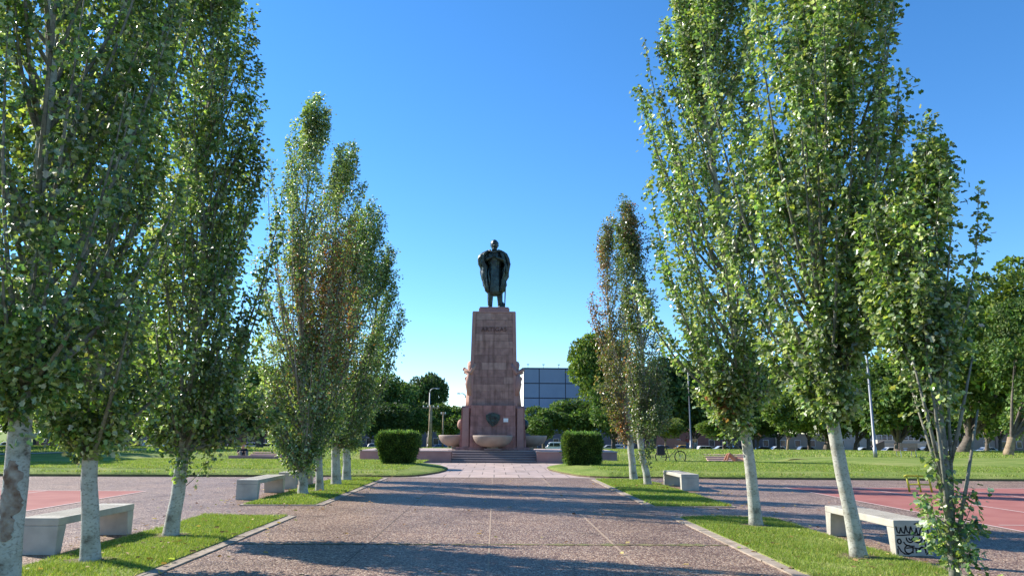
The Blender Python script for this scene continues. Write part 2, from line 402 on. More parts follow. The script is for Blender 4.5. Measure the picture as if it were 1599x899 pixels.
LAWN_R = [(3.2, 29.4), (2.75, 31.5), (2.45, 34), (2.5, 36.4), (3.2, 38.6), (4.8, 40.3), (7.5, 41.1), (14, 41.6), (17, 43), (19, 47), (60, 47)] + wob((60, 26.8), (4.3, 28.35), 60, .035, 2) + [(3.6, 28.7)]
lawn('lawn', LAWN_L, .24, 1.2); lawn('lawn', LAWN_R, .24, 1.2)

# kerbed grass strips in the plaza
STR = [(-5.6, -4.0, 3.0, 15.05), (-5.6, -4.0, 17.3, 27.6), (3.65, 5.42, 3.0, 15.0), (3.65, 5.42, 17.3, 27.4)]
def strip(x0, x1, y0, y1):
    MB().box(x0, x1, y0, y1, -.03, .028).build('grass_bed', M['grass'], kind='structure')
    k = MB(); w_ = .11; z = .018; rr = random.Random(int(x0 * 10 + y0))
    def run(ax0, ax1, ay0, ay1):
        L = max(ax1 - ax0, ay1 - ay0); n = max(1, round(L / .98)); vert = ay1 - ay0 > ax1 - ax0
        for i in range(n):
            j = rr.uniform(-.008, .008); zz = z + rr.uniform(-.004, .006); g = .006
            if vert: k.box(ax0 + j, ax1 + j, ay0 + L * i / n + g, ay0 + L * (i + 1) / n - g, -.02, zz)
            else: k.box(ax0 + L * i / n + g, ax0 + L * (i + 1) / n - g, ay0 + j, ay1 + j, -.02, zz)
    inner_l = x0 < 0
    run(x0 - w_ * .6, x0, y0, y1); run(x1, x1 + w_ * .6, y0, y1)
    if inner_l: run(x1 + w_ * .6, x1 + w_ * 1.6, y0, y1)
    else: run(x0 - w_ * 1.6, x0 - w_ * .6, y0, y1)
    run(x0 - w_ * .6, x1 + w_ * .6, y1, y1 + w_ * .8)
    if y0 > 10: run(x0 - w_ * .6, x1 + w_ * .6, y0 - w_ * .8, y0)
    k.build('kerb', M['kerb'], kind='structure')
for s_ in STR: strip(*s_)
for i, (tx, ty) in enumerate(((-4.87, 7.9), (-5.01, 9.79), (-5.02, 12.12), (-5.03, 20.22), (-4.85, 21.33), (-4.92, 23.93), (-5.04, 26.17), (4.96, 26.94), (4.98, 24.61), (4.68, 13.67), (4.85, 10.23))):
    rr = random.Random(i); sheet('bare_soil', [(tx + (.27 + rr.uniform(-.07, .09)) * math.cos(a), ty + (.27 + rr.uniform(-.07, .09)) * math.sin(a)) for a in [2 * math.pi * j / 18 for j in range(18)]], .033, M['soil'])

# joints in the plaza paving: thin pale mortar strips, one tracked by moss
jm = mat('pale_joint', (.38, .28, .20), .9, (5, .5, (.30, .22, .17)))
dj = mat('dark_joint', (.10, .075, .06), .9, (5, .5, (.16, .12, .09)))
moss = mat('joint_moss', (.13, .15, .045), .95, (5, .4, (.26, .21, .12)), (60, 1, .02))
def joint(x0, y0, x1, y1, w_, material=jm, z=.003):
    d = Vector((x1 - x0, y1 - y0)); p = Vector((-d.y, d.x)).normalized() * w_ / 2
    sheet('paving_joint', [(x0 - p.x, y0 - p.y), (x0 + p.x, y0 + p.y), (x1 + p.x, y1 + p.y), (x1 - p.x, y1 - p.y)], z, material)
joint(-.06, 4, -.06, 11.35, .025); joint(-.06, 11.46, -.06, 28.1, .025)
joint(1.78, 4, 1.78, 11.35, .04); joint(1.78, 11.46, 1.78, 28.1, .035)
joint(-1.85, 4, -1.85, 11.35, .014, dj); joint(-1.85, 11.46, -1.85, 28.1, .014, dj)
for yy in (6.2, 16.2, 21.6): joint(-3.8, yy, 3.5, yy, .02, dj, .0055)
# moss band: ragged edged strip
rr = random.Random(3); top = []; bot = []
for i in range(90):
    x = -3.85 + 7.4 * i / 89; k = (.02 + .13 * rr.random() ** 2) if x > .9 else .012 + .05 * rr.random() ** 2
    top.append((x, 11.41 + k)); bot.append((x, 11.41 - k * .8))
sheet('paving_moss', top + bot[::-1], .006, moss)

# red courts with faded painted lines
def court(poly, lines):
    sheet('red_court', poly, .004, M['court'])
    for l in lines: joint(*l, .07, M['line'], .009)
court([(-30, 7), (-9.5, 7), (-9.5, 21.2), (-30, 21.6)], [(-9.5, 7, -9.5, 21.2), (-9.5, 21.2, -30, 21.6), (-12.2, 7, -12.2, 21.15), (-9.7, 14, -30, 14)])
court([(9.1, 4), (34, 4), (34, 23.6), (9.1, 23.9)], [(9.1, 4, 9.1, 23.9), (9.1, 23.9, 34, 23.6), (11.45, 4, 11.45, 23.7), (14.25, 4, 14.25, 23.6), (9.3, 14, 34, 14)])
# lawn footpaths draped on the ground
def drape(name, pts, w0, w1, material, base=None, dz=.02):
    mb = MB(); P = []
    for i in range(len(pts) - 1):
        for k in range(8):
            t_ = k / 8; P.append(Vector(pts[i]).lerp(Vector(pts[i + 1]), t_))
    P.append(Vector(pts[-1])); vs = []
    for i, p in enumerate(P):
        d = P[min(i + 1, len(P) - 1)] - P[max(i - 1, 0)]; nrm_ = Vector((-d.y, d.x)).normalized(); w_ = (w0 + (w1 - w0) * i / (len(P) - 1)) / 2 * (1 + .06 * math.sin(i * 2.1))
        for s in (-1, 1):
            q = p + nrm_ * w_ * s; vs.append((q.x, q.y, (base if base is not None else max(H(q.x, q.y), .24 if q.y < 47 and abs(q.x) > 19 else -9)) + dz))
    mb.add(vs, [(2 * i, 2 * i + 2, 2 * i + 3, 2 * i + 1) for i in range(len(P) - 1)])
    o = mb.build(name, material, kind='structure')
    if o.data.polygons[0].normal.z < 0: o.data.flip_normals()
drape('footpath', [(-29, 39.5), (-27.5, 44), (-25.5, 49), (-24.5, 54), (-24.5, 62), (-26, 72)], 1.6, 1.6, M['path'])
drape('footpath', [(-60, 36), (-40, 39), (-29, 39.6)], 1.4, 1.6, M['path'], .24)
drape('footpath', [(-24.5, 58), (-20, 63), (-15, 66), (-8, 68)], 1.5, 1.5, M['path'])
dirt = mat('worn_dirt', (.30, .24, .13), .95, (1.5, .5, (.22, .25, .06)))
drape('dirt_track', [(17.5, 45), (24, 38), (36, 34.5), (58, 33)], .7, .9, dirt, .24)
drape('street', [(-300, 146), (0, 146), (300, 146)], 22, 22, M['asphalt'], -1.86, .0)
drape('pavement', [(-300, 161), (0, 161), (300, 161)], 7, 7, M['kerb'], -1.84, .12)

# ------------------------------------------------------------------ grass blades (uncountable)
def blades(name, zones, n, h0, h1, wd, seed, cols, wts):
    rng = np.random.default_rng(seed); P = []
    areas = np.array([(z[1] - z[0]) * (z[3] - z[2]) for z in zones], float); ns = (areas / areas.sum() * n).astype(int)
    for z, k in zip(zones, ns):
        P.append(np.stack([rng.uniform(z[0], z[1], k), rng.uniform(z[2], z[3], k), np.full(k, z[4])], 1))
    P = np.concatenate(P)
    # thin and worn spots, bare rings round the trunks
    nz = np.sin(P[:, 0] * 2.3 + 1.7 * np.sin(P[:, 1] * .9)) + np.sin(P[:, 1] * 1.9 + 2.1 * np.sin(P[:, 0] * 1.3)) + .8 * np.sin(P[:, 0] * 7.1 + P[:, 1] * 5.3)
    keep = rng.random(len(P)) < np.clip(1.15 + .35 * nz, .12, 1)
    for (tx, ty) in ((-4.87, 7.9), (-5.01, 9.79), (-5.02, 12.12), (-5.03, 20.22), (-4.85, 21.33), (-4.92, 23.93), (-5.04, 26.17), (4.96, 26.94), (4.98, 24.61), (4.68, 13.67), (4.85, 10.23), (5.25, 8.78)):
        dd = np.hypot(P[:, 0] - tx, P[:, 1] - ty); keep &= rng.random(len(P)) < np.clip((dd - .14) / .28, 0, 1) + .04
    P = P[keep]; k = len(P)
    # patchy height
    pt = .5 + .5 * np.sin(P[:, 0] * 3.1 + np.sin(P[:, 1] * 2.3) * 2) * np.sin(P[:, 1] * 1.7 + 1)
    hh = rng.uniform(h0, h1, k) * (.6 + .7 * pt); a = rng.uniform(0, 2 * np.pi, k); le = rng.normal(0, .5, (k, 2))
    s = np.stack([np.cos(a), np.sin(a), np.zeros(k)], 1) * wd * rng.uniform(.6, 1.4, (k, 1))
    tip = P + np.stack([le[:, 0] * hh, le[:, 1] * hh, hh], 1)
    V = np.stack([P - s, P + s, tip], 1).reshape(-1, 3)
    return tagp(np_mesh(name, V, np.arange(3 * k).reshape(k, 3), M['blade'], palette(rng, k, cols, wts)), 'short mown grass blades covering the planted beds and lawns', 'grass', kind='stuff')
GC = [(.13, .20, .035), (.22, .29, .055), (.31, .35, .10), (.44, .38, .19)]
blades('grass', [(-5.6, -4.0, 6.5, 15.05, .02), (3.66, 5.42, 6.5, 15.0, .02)], 150000, .025, .06, .0045, 1, GC, (3, 4, 2, .7))
blades('grass', [(-5.6, -4.0, 17.3, 27.6, .02), (3.66, 5.42, 17.3, 27.4, .02)], 80000, .03, .065, .008, 2, GC, (3, 4, 2, .6))
blades('grass', [(-22, -3.4, 29.2, 39.8, .235), (4.2, 26, 29.2, 39.8, .235)], 130000, .03, .06, .012, 3, GC, (3, 4, 2, .8))
blades('grass', [(-22, -3.6, 28.3, 29.4, .14), (4.3, 26, 28.2, 29.4, .14), (-60, -22, 27.5, 30, .13), (26, 60, 27.2, 30, .13)], 40000, .05, .10, .015, 4, GC, (3, 4, 3, 1))

def far_blades():
    rng = np.random.default_rng(8); n = 90000; x = rng.uniform(-48, 52, n); y = 47 + 45 * rng.random(n) ** 1.3
    z = np.array([H(a, b_) for a, b_ in zip(x, y)]); P = np.stack([x, y, z], 1); hh = rng.uniform(.05, .11, n); a = rng.uniform(0, 6.28, n)
    s = np.stack([np.cos(a), np.sin(a), 0 * a], 1) * .028; V = np.stack([P - s, P + s, P + np.stack([rng.normal(0, .03, n), rng.normal(0, .03, n), hh], 1)], 1).reshape(-1, 3)
    tagp(np_mesh('grass', V, np.arange(3 * n).reshape(n, 3), M['blade'], palette(rng, n, GC, (3, 4, 3, 1.2))), 'rough grass tufts over the far lawn', 'grass', kind='stuff')
far_blades()

# scattered dry leaves
def litter():
    rng = np.random.default_rng(5); n = 1800
    x = rng.uniform(-9, 9, n); y = rng.uniform(7, 28, n); k = rng.random(n) < (.15 + .85 * (np.abs(np.abs(x) - 5) < 1.6)); x = x[k]; y = y[k]; n = len(x)
    P = np.stack([x, y, np.full(n, .03) + .02 * ((np.abs(x) > 3.7) & (np.abs(x) < 5.6))], 1); a = rng.uniform(0, 6.28, n)
    ax = np.stack([np.cos(a), np.sin(a), rng.uniform(-.1, .3, n)], 1); nr = np.stack([rng.normal(0, .3, n), rng.normal(0, .3, n), np.ones(n)], 1)
    o = leaves('fallen_leaves', P, ax, nr, rng.uniform(.04, .09, n), palette(rng, n, [(.30, .17, .07), (.42, .30, .12), (.18, .10, .05), (.36, .38, .10)], (3, 3, 2, 1)), M['bgleaf'], None)
    tagp(o, 'dry brown leaves scattered over the plaza paving and grass beds', 'fallen leaves', kind='stuff')
litter()

# ------------------------------------------------------------------ concrete benches
def bench(label, cx, y0, y1, z=0, seed=0, w_=.52):
    hh = .47; T = thing('concrete_bench', label, 'bench', (cx, (y0 + y1) / 2, z), 0, 'concrete benches along the plaza')
    L = (y1 - y0) / 2; th = .10
    MB().bbox(-w_ / 2, w_ / 2, -L, L, hh - th, hh, .012).build('seat', M['concrete'], T)
    for s in (-1, 1):
        a0, a1 = (-L, -L + .20) if s < 0 else (L - .20, L)
        mb = MB(); mb.bbox(-w_ / 2 + .002, w_ / 2 - .002, a0 + .001, a1 - .001, 0, hh - th - .001, .01)
        # wedge: inner face leans
        mb.v = [(x, (y + (s * -1) * (.06 if abs(abs(y) - (L - .2)) < .02 else 0) * (1 if z_ < .1 else 0) * -1), z_) for x, y, z_ in mb.v]
        mb.build('leg', M['concrete'], T)
    g = MB()
    for i in range(7):                       # shallow slots on the seat top
        x = -w_ / 2 + .07 + i * (w_ - .14) / 6; g.box(x - .004, x + .004, -L + .25, L - .25, hh - .002, hh + .0015)
    g.build('seat_grooves', dj, T)
    return T
bench('grey concrete bench in front of the left row, nearest the camera on the left', -6.02, 10.35, 12.45)
bench('grey concrete bench further up the left side beside the leafy based tree', -5.98, 18.65, 21.05)
bench('grey concrete bench mostly hidden behind the leafy based tree', -5.98, 22.2, 24.3)
bench('small looking pale bench on the right beyond the gap between the grass beds', 5.74, 22.2, 24.6)
bd = bench('pale concrete bench on the right with black graffiti on its end', 5.74, 10.45, 12.6)
def graffiti(T):
    """black doodle of a face with a jagged crown on the end facing the camera"""
    S = []
    def arc(cx, cy, rx, ry, a, b, n=12): return [(cx + rx * math.cos(R(a + (b - a) * i / n)), cy + ry * math.sin(R(a + (b - a) * i / n))) for i in range(n + 1)]
    S.append([(.04, .86), (.07, .70), (.12, .66), (.17, .82), (.20, .70), (.26, .66), (.31, .88), (.34, .72), (.40, .66), (.45, .86), (.49, .70), (.56, .66), (.60, .80), (.62, .64), (.68, .62), (.70, .74), (.74, .82)])
    S.append([(.04, .60), (.2, .60), (.45, .62), (.68, .60)])
    S.append(arc(.40, .52, .10, .13, 175, 360)); S.append(arc(.62, .54, .12, .16, 170, 350)); S.append(arc(.42, .52, .045, .06, 180, 360)); S.append(arc(.63, .53, .05, .07, 180, 360))
    S.append(arc(.10, .42, .05, .07, 0, 360)); S.append(arc(.86, .38, .06, .13, 0, 360)); S.append(arc(.85, .70, .07, .14, -60, 200))
    S.append([(.22, .40), (.26, .33), (.36, .28), (.50, .28)]); S.append(arc(.34, .18, .11, .12, 60, 330)); S.append([(.28, .22), (.45, .24), (.62, .20), (.72, .26)])
    S.append([(.46, .23), (.45, .08)]); S.append([(.54, .22), (.55, .08)]); S.append(arc(.72, .12, .09, .12, -20, 190)); S.append([(.05, .28), (.12, .14), (.22, .05), (.34, .04)])
    S.append([(.55, .93), (.66, .97), (.78, .93)]); S.append([(.62, .88), (.74, .86), (.80, .80)]); S.append([(.04, .20), (.04, .05)]); S.append([(.92, .30), (.90, .12), (.82, .03)])
    mb = MB()
    for st in S:
        for (a, b) in zip(st[:-1], st[1:]):
            p = Vector(a); q = Vector(b); d = (q - p); nn_ = Vector((-d.y, d.x)).normalized() * .019; e = d.normalized() * .01
            mb.add([(-.25 + .5 * v.x, -1.0765, .01 + .44 * v.y) for v in (p - nn_ - e, p + nn_ - e, q + nn_ + e, q - nn_ + e)], [(0, 1, 2, 3)])
    mb.build('graffiti', M['paint'], T)['label'] = 'black spray painted doodle of a face'
graffiti(bd)

# ------------------------------------------------------------------ poplar-like park trees
GREEN = [(.055, .105, .028), (.11, .19, .05), (.20, .285, .09), (.33, .385, .10), (.38, .43, .30)]
def park_tree(label, base, fork, rows, seed, limbs=90, per=170, ls=.085, tr=.14, pal=GREEN, wts=(2.4, 4, 3, 1.3, 1.8), rust=None, tufts=(), half=HALF, group=None, stems=None, spread=.13):
    """base=(px,py) fork=(px,py) rows=[(py, left px, right px)] all measured at the tree's distance"""
    rng = np.random.default_rng(seed); rd = random.Random(seed)
    B = gr(*base); Y = B.y
    T = thing('park_tree', label, 'tree', B, 0, group)
    Fk = at(fork[0], fork[1], Y)
    pr = []
    for py, xl, xr in rows:
        a, b_ = at(xl, py, Y), at(xr, py, Y); pr.append((a.z, (a.x + b_.x) / 2, (b_.x - a.x) / 2))
    pr.sort(); Z = np.array([p[0] for p in pr]); XC = np.array([p[1] for p in pr]); RR = np.array([p[2] for p in pr])
    RR = RR * (1.12 if 14 <= seed <= 17 else 1.1 if seed in (23, 24) else 1); zt = Z[-1]; bk = MB(); tk = MB(); loc = lambda v: (v[0] - B.x, v[1] - B.y, v[2])
    # leader
    tr *= .9; pts = [B + Vector((0, 0, -.05))]; rad = [tr * 1.35]
    pts.append(B.lerp(Fk, .06)); rad.append(tr * 1.1)
    for k in (.25, .5, .75, 1): pts.append(B.lerp(Fk, k) + Vector((rd.uniform(-.015, .015), rd.uniform(-.015, .015), 0))); rad.append(tr * (1 - .18 * k))
    nl = 12
    for i in range(1, nl + 1):
        z = Fk.z + (zt * .97 - Fk.z) * i / nl; k = i / nl
        x = Fk.x * (1 - min(1, k * 2)) + np.interp(z, Z, XC) * min(1, k * 2)
        pts.append(Vector((x + rd.uniform(-.04, .04), Y + rd.uniform(-.04, .04), z))); rad.append(tr * .68 * (1 - k) ** 1.1 + .008)
    LP = np.array([tuple(p) for p in pts]); LR = np.array(rad)
    tk.tube([loc(p) for p in pts], rad, 12)
    lead = lambda z: Vector((np.interp(z, LP[:, 2], LP[:, 0]), np.interp(z, LP[:, 2], LP[:, 1]), z))
    P = []; out = []
    def limb(S, Tg, r0, n_leaf, sp, t0=.18):
        C = Vector((S.x + (Tg.x - S.x) * .8, S.y + (Tg.y - S.y) * .8, S.z + (Tg.z - S.z) * .35))
        q = lambda t_: S * (1 - t_) ** 2 + C * 2 * t_ * (1 - t_) + Tg * t_ ** 2
        ps = [q(i / 6) for i in range(7)]
        bk.tube([loc(p) for p in ps], [r0 * (1 - .85 * i / 6) for i in range(7)], 5, cap=False)
        t_ = t0 + (1 - t0) * rng.random(n_leaf) ** .75
        S_, C_, T_ = (np.array(tuple(v)) for v in (S, C, Tg))
        c = S_ * (1 - t_[:, None]) ** 2 + C_ * 2 * (t_ * (1 - t_))[:, None] + T_ * (t_ ** 2)[:, None]
        s2 = sp * (1.25 - .8 * t_)[:, None]
        # leaves sit in little twig bunches
        kb = max(4, n_leaf // 9); bo = rng.normal(0, 1, (kb, 3)) * sp * np.array([1, 1, 1.1]); bi = rng.integers(0, kb, n_leaf)
        tb = t0 + (1 - t0) * rng.random(kb) ** .75; cb = S_ * (1 - tb[:, None]) ** 2 + C_ * 2 * (tb * (1 - tb))[:, None] + T_ * (tb ** 2)[:, None]
        sel = rng.random(n_leaf) < .7
        pos = np.where(sel[:, None], cb[bi] + bo[bi] * (1.25 - .8 * tb[bi])[:, None] + rng.normal(0, .055, (n_leaf, 3)), c + rng.normal(0, 1, (n_leaf, 3)) * s2)
        P.append(pos); o = pos - c; o[:, 2] *= .2
        ctr = np.array([np.interp(pos[:, 2], LP[:, 2], LP[:, 0]), np.interp(pos[:, 2], LP[:, 2], LP[:, 1])]).T
        o[:, :2] += .35 * (pos[:, :2] - ctr); out.append(o)
    zl = max(Z[0], Fk.z)
    limbs = int(limbs * 1.12); per = int(per * 1.95); ls *= .83
    for i in range(limbs):
        z1 = Z[0] + (zt - Z[0]) * (rng.random() ** .95 if i > 6 else 1 - .03 * i)
        sp_ = rng.random() < .3; r = np.interp(z1, Z, RR) * (rng.uniform(1.05, 1.32) if sp_ else rng.uniform(.72, 1.08)); u = r * rng.uniform(.02, 1) ** .42; ph = rng.uniform(0, 2 * math.pi)
        Tg = Vector((np.interp(z1, Z, XC) + u * math.cos(ph), Y + u * math.sin(ph), z1 + rng.uniform(0, .7 if sp_ else .35)))
        L = u * rng.uniform(1.6, 3.0) + .5; z0 = max(Fk.z - .1 + rng.uniform(0, .3), z1 - L)
        if z0 > z1 - .25: z0 = z1 + rng.uniform(-.25, .1)
        z0 = min(z0, zt * .95)
        S = lead(z0); r0 = min(.034, np.interp(z0, LP[:, 2], LR) * .5)
        limb(S, Tg, r0, int(per * rng.uniform(.55, 1.45)), spread * (.72 if sp_ else .8))
    for (py, xl, xr, n) in tufts:         # leafy shoots low on the trunk
        for i in range(n):
            tg = at(rd.uniform(xl, xr), py + rd.uniform(-12, 12), Y) + Vector((0, rd.uniform(-.25, .25), 0))
            s0 = lead(max(.15, tg.z - rd.uniform(.3, .7))); limb(s0, tg, .008, 40, .07, .3)
    if stems:
        for (a, b_) in stems:
            s0 = at(*a, Y); e = at(*b_, Y) + Vector((0, rd.uniform(-.3, .3), 0)); mid = s0.lerp(e, .5) + Vector((rd.uniform(-.05, .05), rd.uniform(-.1, .1), 0))
            bk.tube([loc(s0), loc(mid), loc(e)], [.026, .02, .01], 7)
    P = np.concatenate(P); out = np.concatenate(out); n = len(P)
    P = P[P[:, 2] > .05] if False else P
    tint = palette(rng, n, pal, wts)
    # clump-wise shift of hue (young yellow-green shoots here, older darker leaves there)
    cl = np.sin(P[:, 0] * 4.1 + seed) * np.sin(P[:, 2] * 2.7 + seed * 2) * np.sin(P[:, 1] * 3.7)
    tint *= (1 + .38 * cl)[:, None]
    if rust:
        for (px, py, rx, ry, prob) in rust:
            c = at(px, py, Y); sc = Y / FPX
            d = ((P[:, 0] - c.x) / (rx * sc)) ** 2 + ((P[:, 2] - c.z) / (ry * sc)) ** 2
            k = rng.random(n) < prob * np.exp(-d)
            tint[k] = palette(rng, int(k.sum()), [(.26, .10, .05), (.34, .16, .08), (.17, .07, .04), (.38, .26, .12)], (3, 3, 2, 1))
    ax = norm(norm(out) * .9 + rng.normal(0, .6, (n, 3)) + np.array([0, 0, -.35])); nr = rng.normal(0, .75, (n, 3)) + np.array([0, 0, .75]) + norm(out) * .55
    Pl = P - np.array([B.x, B.y, 0])
    tk.build('trunk', M['bark'] if seed != 25 else M['limb'], T, smooth=True); bk.build('branches', M['limb'], T, smooth=True)
    leaves('crown', Pl, ax, nr, rng.uniform(.6, 1.2, n) * ls, np.clip(tint, .005, .9), M['leaf'], T, half)
    if seed == 11:                        # long brown wound on the bark facing the path
        sc = MB(); rows_ = []; zz = [.50 + .80 * i / 34 for i in range(35)]
        for i, z in enumerate(zz):
            c = lead(z); r_ = np.interp(z, LP[:, 2], LR) + .006; wv = (.75 + .25 * math.sin(i * .5)) * math.sin(math.pi * (i + .5) / 35) ** .5
            rows_.append([(c.x - B.x + r_ * math.cos(a), c.y - B.y + r_ * math.sin(a), z) for a in [R(-80) + (wv + rd.uniform(-.16, .16)) * R(62) * (j / 8 * 2 - 1) for j in range(9)]])
        sc.add([p for r_ in rows_ for p in r_], [(i * 9 + j, i * 9 + j + 1, (i + 1) * 9 + j + 1, (i + 1) * 9 + j) for i in range(34) for j in range(8)])
        sc.build('bark_scar', mat('brown_wound', (.17, .095, .06), .9, (11, .35, (.38, .33, .27)), (25, .8, .02)), T, True)
    return T

GL, GRT = 'trees in the left row beside the plaza', 'trees in the right row beside the plaza'
park_tree('largest tree at the far left edge, scarred pale trunk leaning right', (6, 924), (38, 600),
    [(650, 0, 90), (600, -60, 130), (500, -170, 220), (300, -170, 265), (100, -140, 275), (-100, -90, 260), (-300, -20, 210), (-480, 60, 130)], 11, 110, 150, .092, .145, group=GL)
park_tree('tree with pale forked trunk behind the nearest left bench', (141, 878), (141, 712),
    [(695, 70, 215), (640, 30, 250), (560, 0, 290), (450, 10, 310), (250, 50, 325), (50, 80, 335), (-120, 100, 310), (-300, 160, 250)], 12, 105, 145, .088, .125, group=GL)
park_tree('pale trunk tree alone near the far end of the first left grass bed', (266, 838), (288, 705),
    [(705, 235, 350), (640, 195, 415), (540, 185, 440), (420, 190, 440), (300, 205, 430), (180, 225, 415), (80, 245, 412), (-20, 260, 405), (-130, 290, 390), (-200, 325, 360)], 13, 135, 150, .09, .125, group=GL, tufts=[(700, 260, 330, 5)])
WT4 = (2, 4, 3, 1.8, 2.6)
park_tree('tallest tree of the left group, leafy down to its pale stump base', (473, 772), (474, 735),
    [(725, 448, 498), (680, 435, 505), (600, 405, 520), (500, 400, 525), (400, 405, 535), (320, 415, 545), (245, 440, 535), (195, 468, 518), (165, 482, 503)], 14, 95, 170, .092, .15, wts=WT4, half=HALF2, group=GL, rust=[(490, 480, 55, 130, .30)], tufts=[(720, 445, 500, 10), (690, 440, 505, 10)], spread=.16)
park_tree('second tree of the left group with rusty brown dying leaves mid crown', (499, 767), (497, 700),
    [(690, 475, 530), (620, 450, 555), (520, 450, 570), (420, 460, 570), (330, 490, 568), (270, 510, 558), (232, 536, 552)], 15, 80, 160, .095, .12, wts=WT4, half=HALF2, group=GL, rust=[(515, 470, 45, 110, .75)], spread=.17)
park_tree('third tree of the left group, dark green, behind the rusty one', (525, 757), (524, 700),
    [(700, 495, 560), (620, 480, 590), (520, 490, 605), (420, 505, 600), (360, 530, 602), (325, 560, 602)], 16, 75, 160, .10, .17, wts=(4, 4, 2, 1, 1), half=HALF2, group=GL, rust=[(520, 520, 40, 100, .35)], spread=.18)
park_tree('furthest tree of the left row, its crown reaching out toward the monument', (541, 750), (541, 705),
    [(690, 515, 565), (620, 510, 600), (560, 525, 612), (500, 540, 630), (450, 555, 622), (400, 575, 610)], 17, 65, 150, .10, .17, wts=(4, 4, 2, 1, 1), half=HALF2, group=GL, spread=.2)
park_tree('thin autumn tree with reddish brown leaves, left of its slanting neighbour', (990, 750), (984, 690),
    [(680, 965, 1000), (610, 935, 1003), (520, 918, 985), (450, 922, 975), (390, 928, 965), (345, 938, 962)], 21, 60, 120, .095, .15, half=HALF2, group=GRT,
    pal=[(.10, .13, .04), (.16, .18, .06), (.24, .19, .09), (.26, .15, .08)], wts=(3, 3.4, 1.6, .5), rust=[(932, 470, 15, 85, .8), (980, 660, 20, 40, .7)], spread=.17)
park_tree('thin olive green tree with slanting white trunk beside the autumn tree', (1012, 757), (998, 680),
    [(680, 985, 1050), (620, 975, 1065), (540, 965, 1040), (460, 960, 1025), (380, 958, 1010), (320, 968, 992)], 22, 75, 135, .095, .13, half=HALF2, group=GRT,
    pal=[(.07, .11, .03), (.10, .15, .045), (.16, .20, .08), (.20, .20, .11)], wts=(3, 3, 2, 1), tufts=[(700, 995, 1020, 9)], rust=[(990, 350, 20, 40, .4), (960, 560, 25, 80, .3)], spread=.18)
park_tree('tall pale trunk tree at the end of the first right grass bed, yellow low shoots', (1181, 822), (1160, 640),
    [(675, 1100, 1200), (600, 1075, 1240), (500, 1030, 1245), (400, 1012, 1240), (300, 1010, 1215), (180, 1005, 1190), (90, 1025, 1185), (0, 1022, 1185), (-120, 1060, 1165), (-220, 1095, 1140)], 23, 125, 180, .095, .12, group=GRT,
    wts=(2, 4, 3.4, 1.6, 2.6), tufts=[(640, 1105, 1140, 8)], rust=[(1120, 640, 25, 30, .15)])
park_tree('tall tree with smooth white trunk leaning left before the graffiti bench', (1342, 872), (1292, 610),
    [(650, 1250, 1330), (590, 1200, 1375), (480, 1175, 1405), (350, 1165, 1400), (200, 1150, 1402), (60, 1140, 1425), (-60, 1145, 1410), (-220, 1190, 1360), (-380, 1230, 1310)], 24, 138, 185, .095, .11, group=GRT, wts=(2, 4, 3.4, 1.6, 2.6))
park_tree('young many stemmed tree at the lower right with leafy tufts and bare stems', (1492, 908), (1462, 600),
    [(560, 1390, 1485), (500, 1340, 1495), (430, 1322, 1505), (350, 1335, 1500), (300, 1375, 1482), (265, 1410, 1472), (235, 1438, 1465)], 25, 66, 105, .085, .058, group=GRT, wts=(2, 4, 3.4, 1.8, 2.2),
    tufts=[(850, 1478, 1515, 5), (810, 1460, 1524, 7), (765, 1430, 1515, 7), (700, 1450, 1510, 3), (600, 1400, 1500, 5)],
    stems=[((1488, 860), (1425, 540)), ((1490, 850), (1478, 560)), ((1486, 840), (1440, 600)), ((1492, 860), (1505, 640)), ((1480, 780), (1408, 560)), ((1476, 760), (1500, 560))], spread=.12)

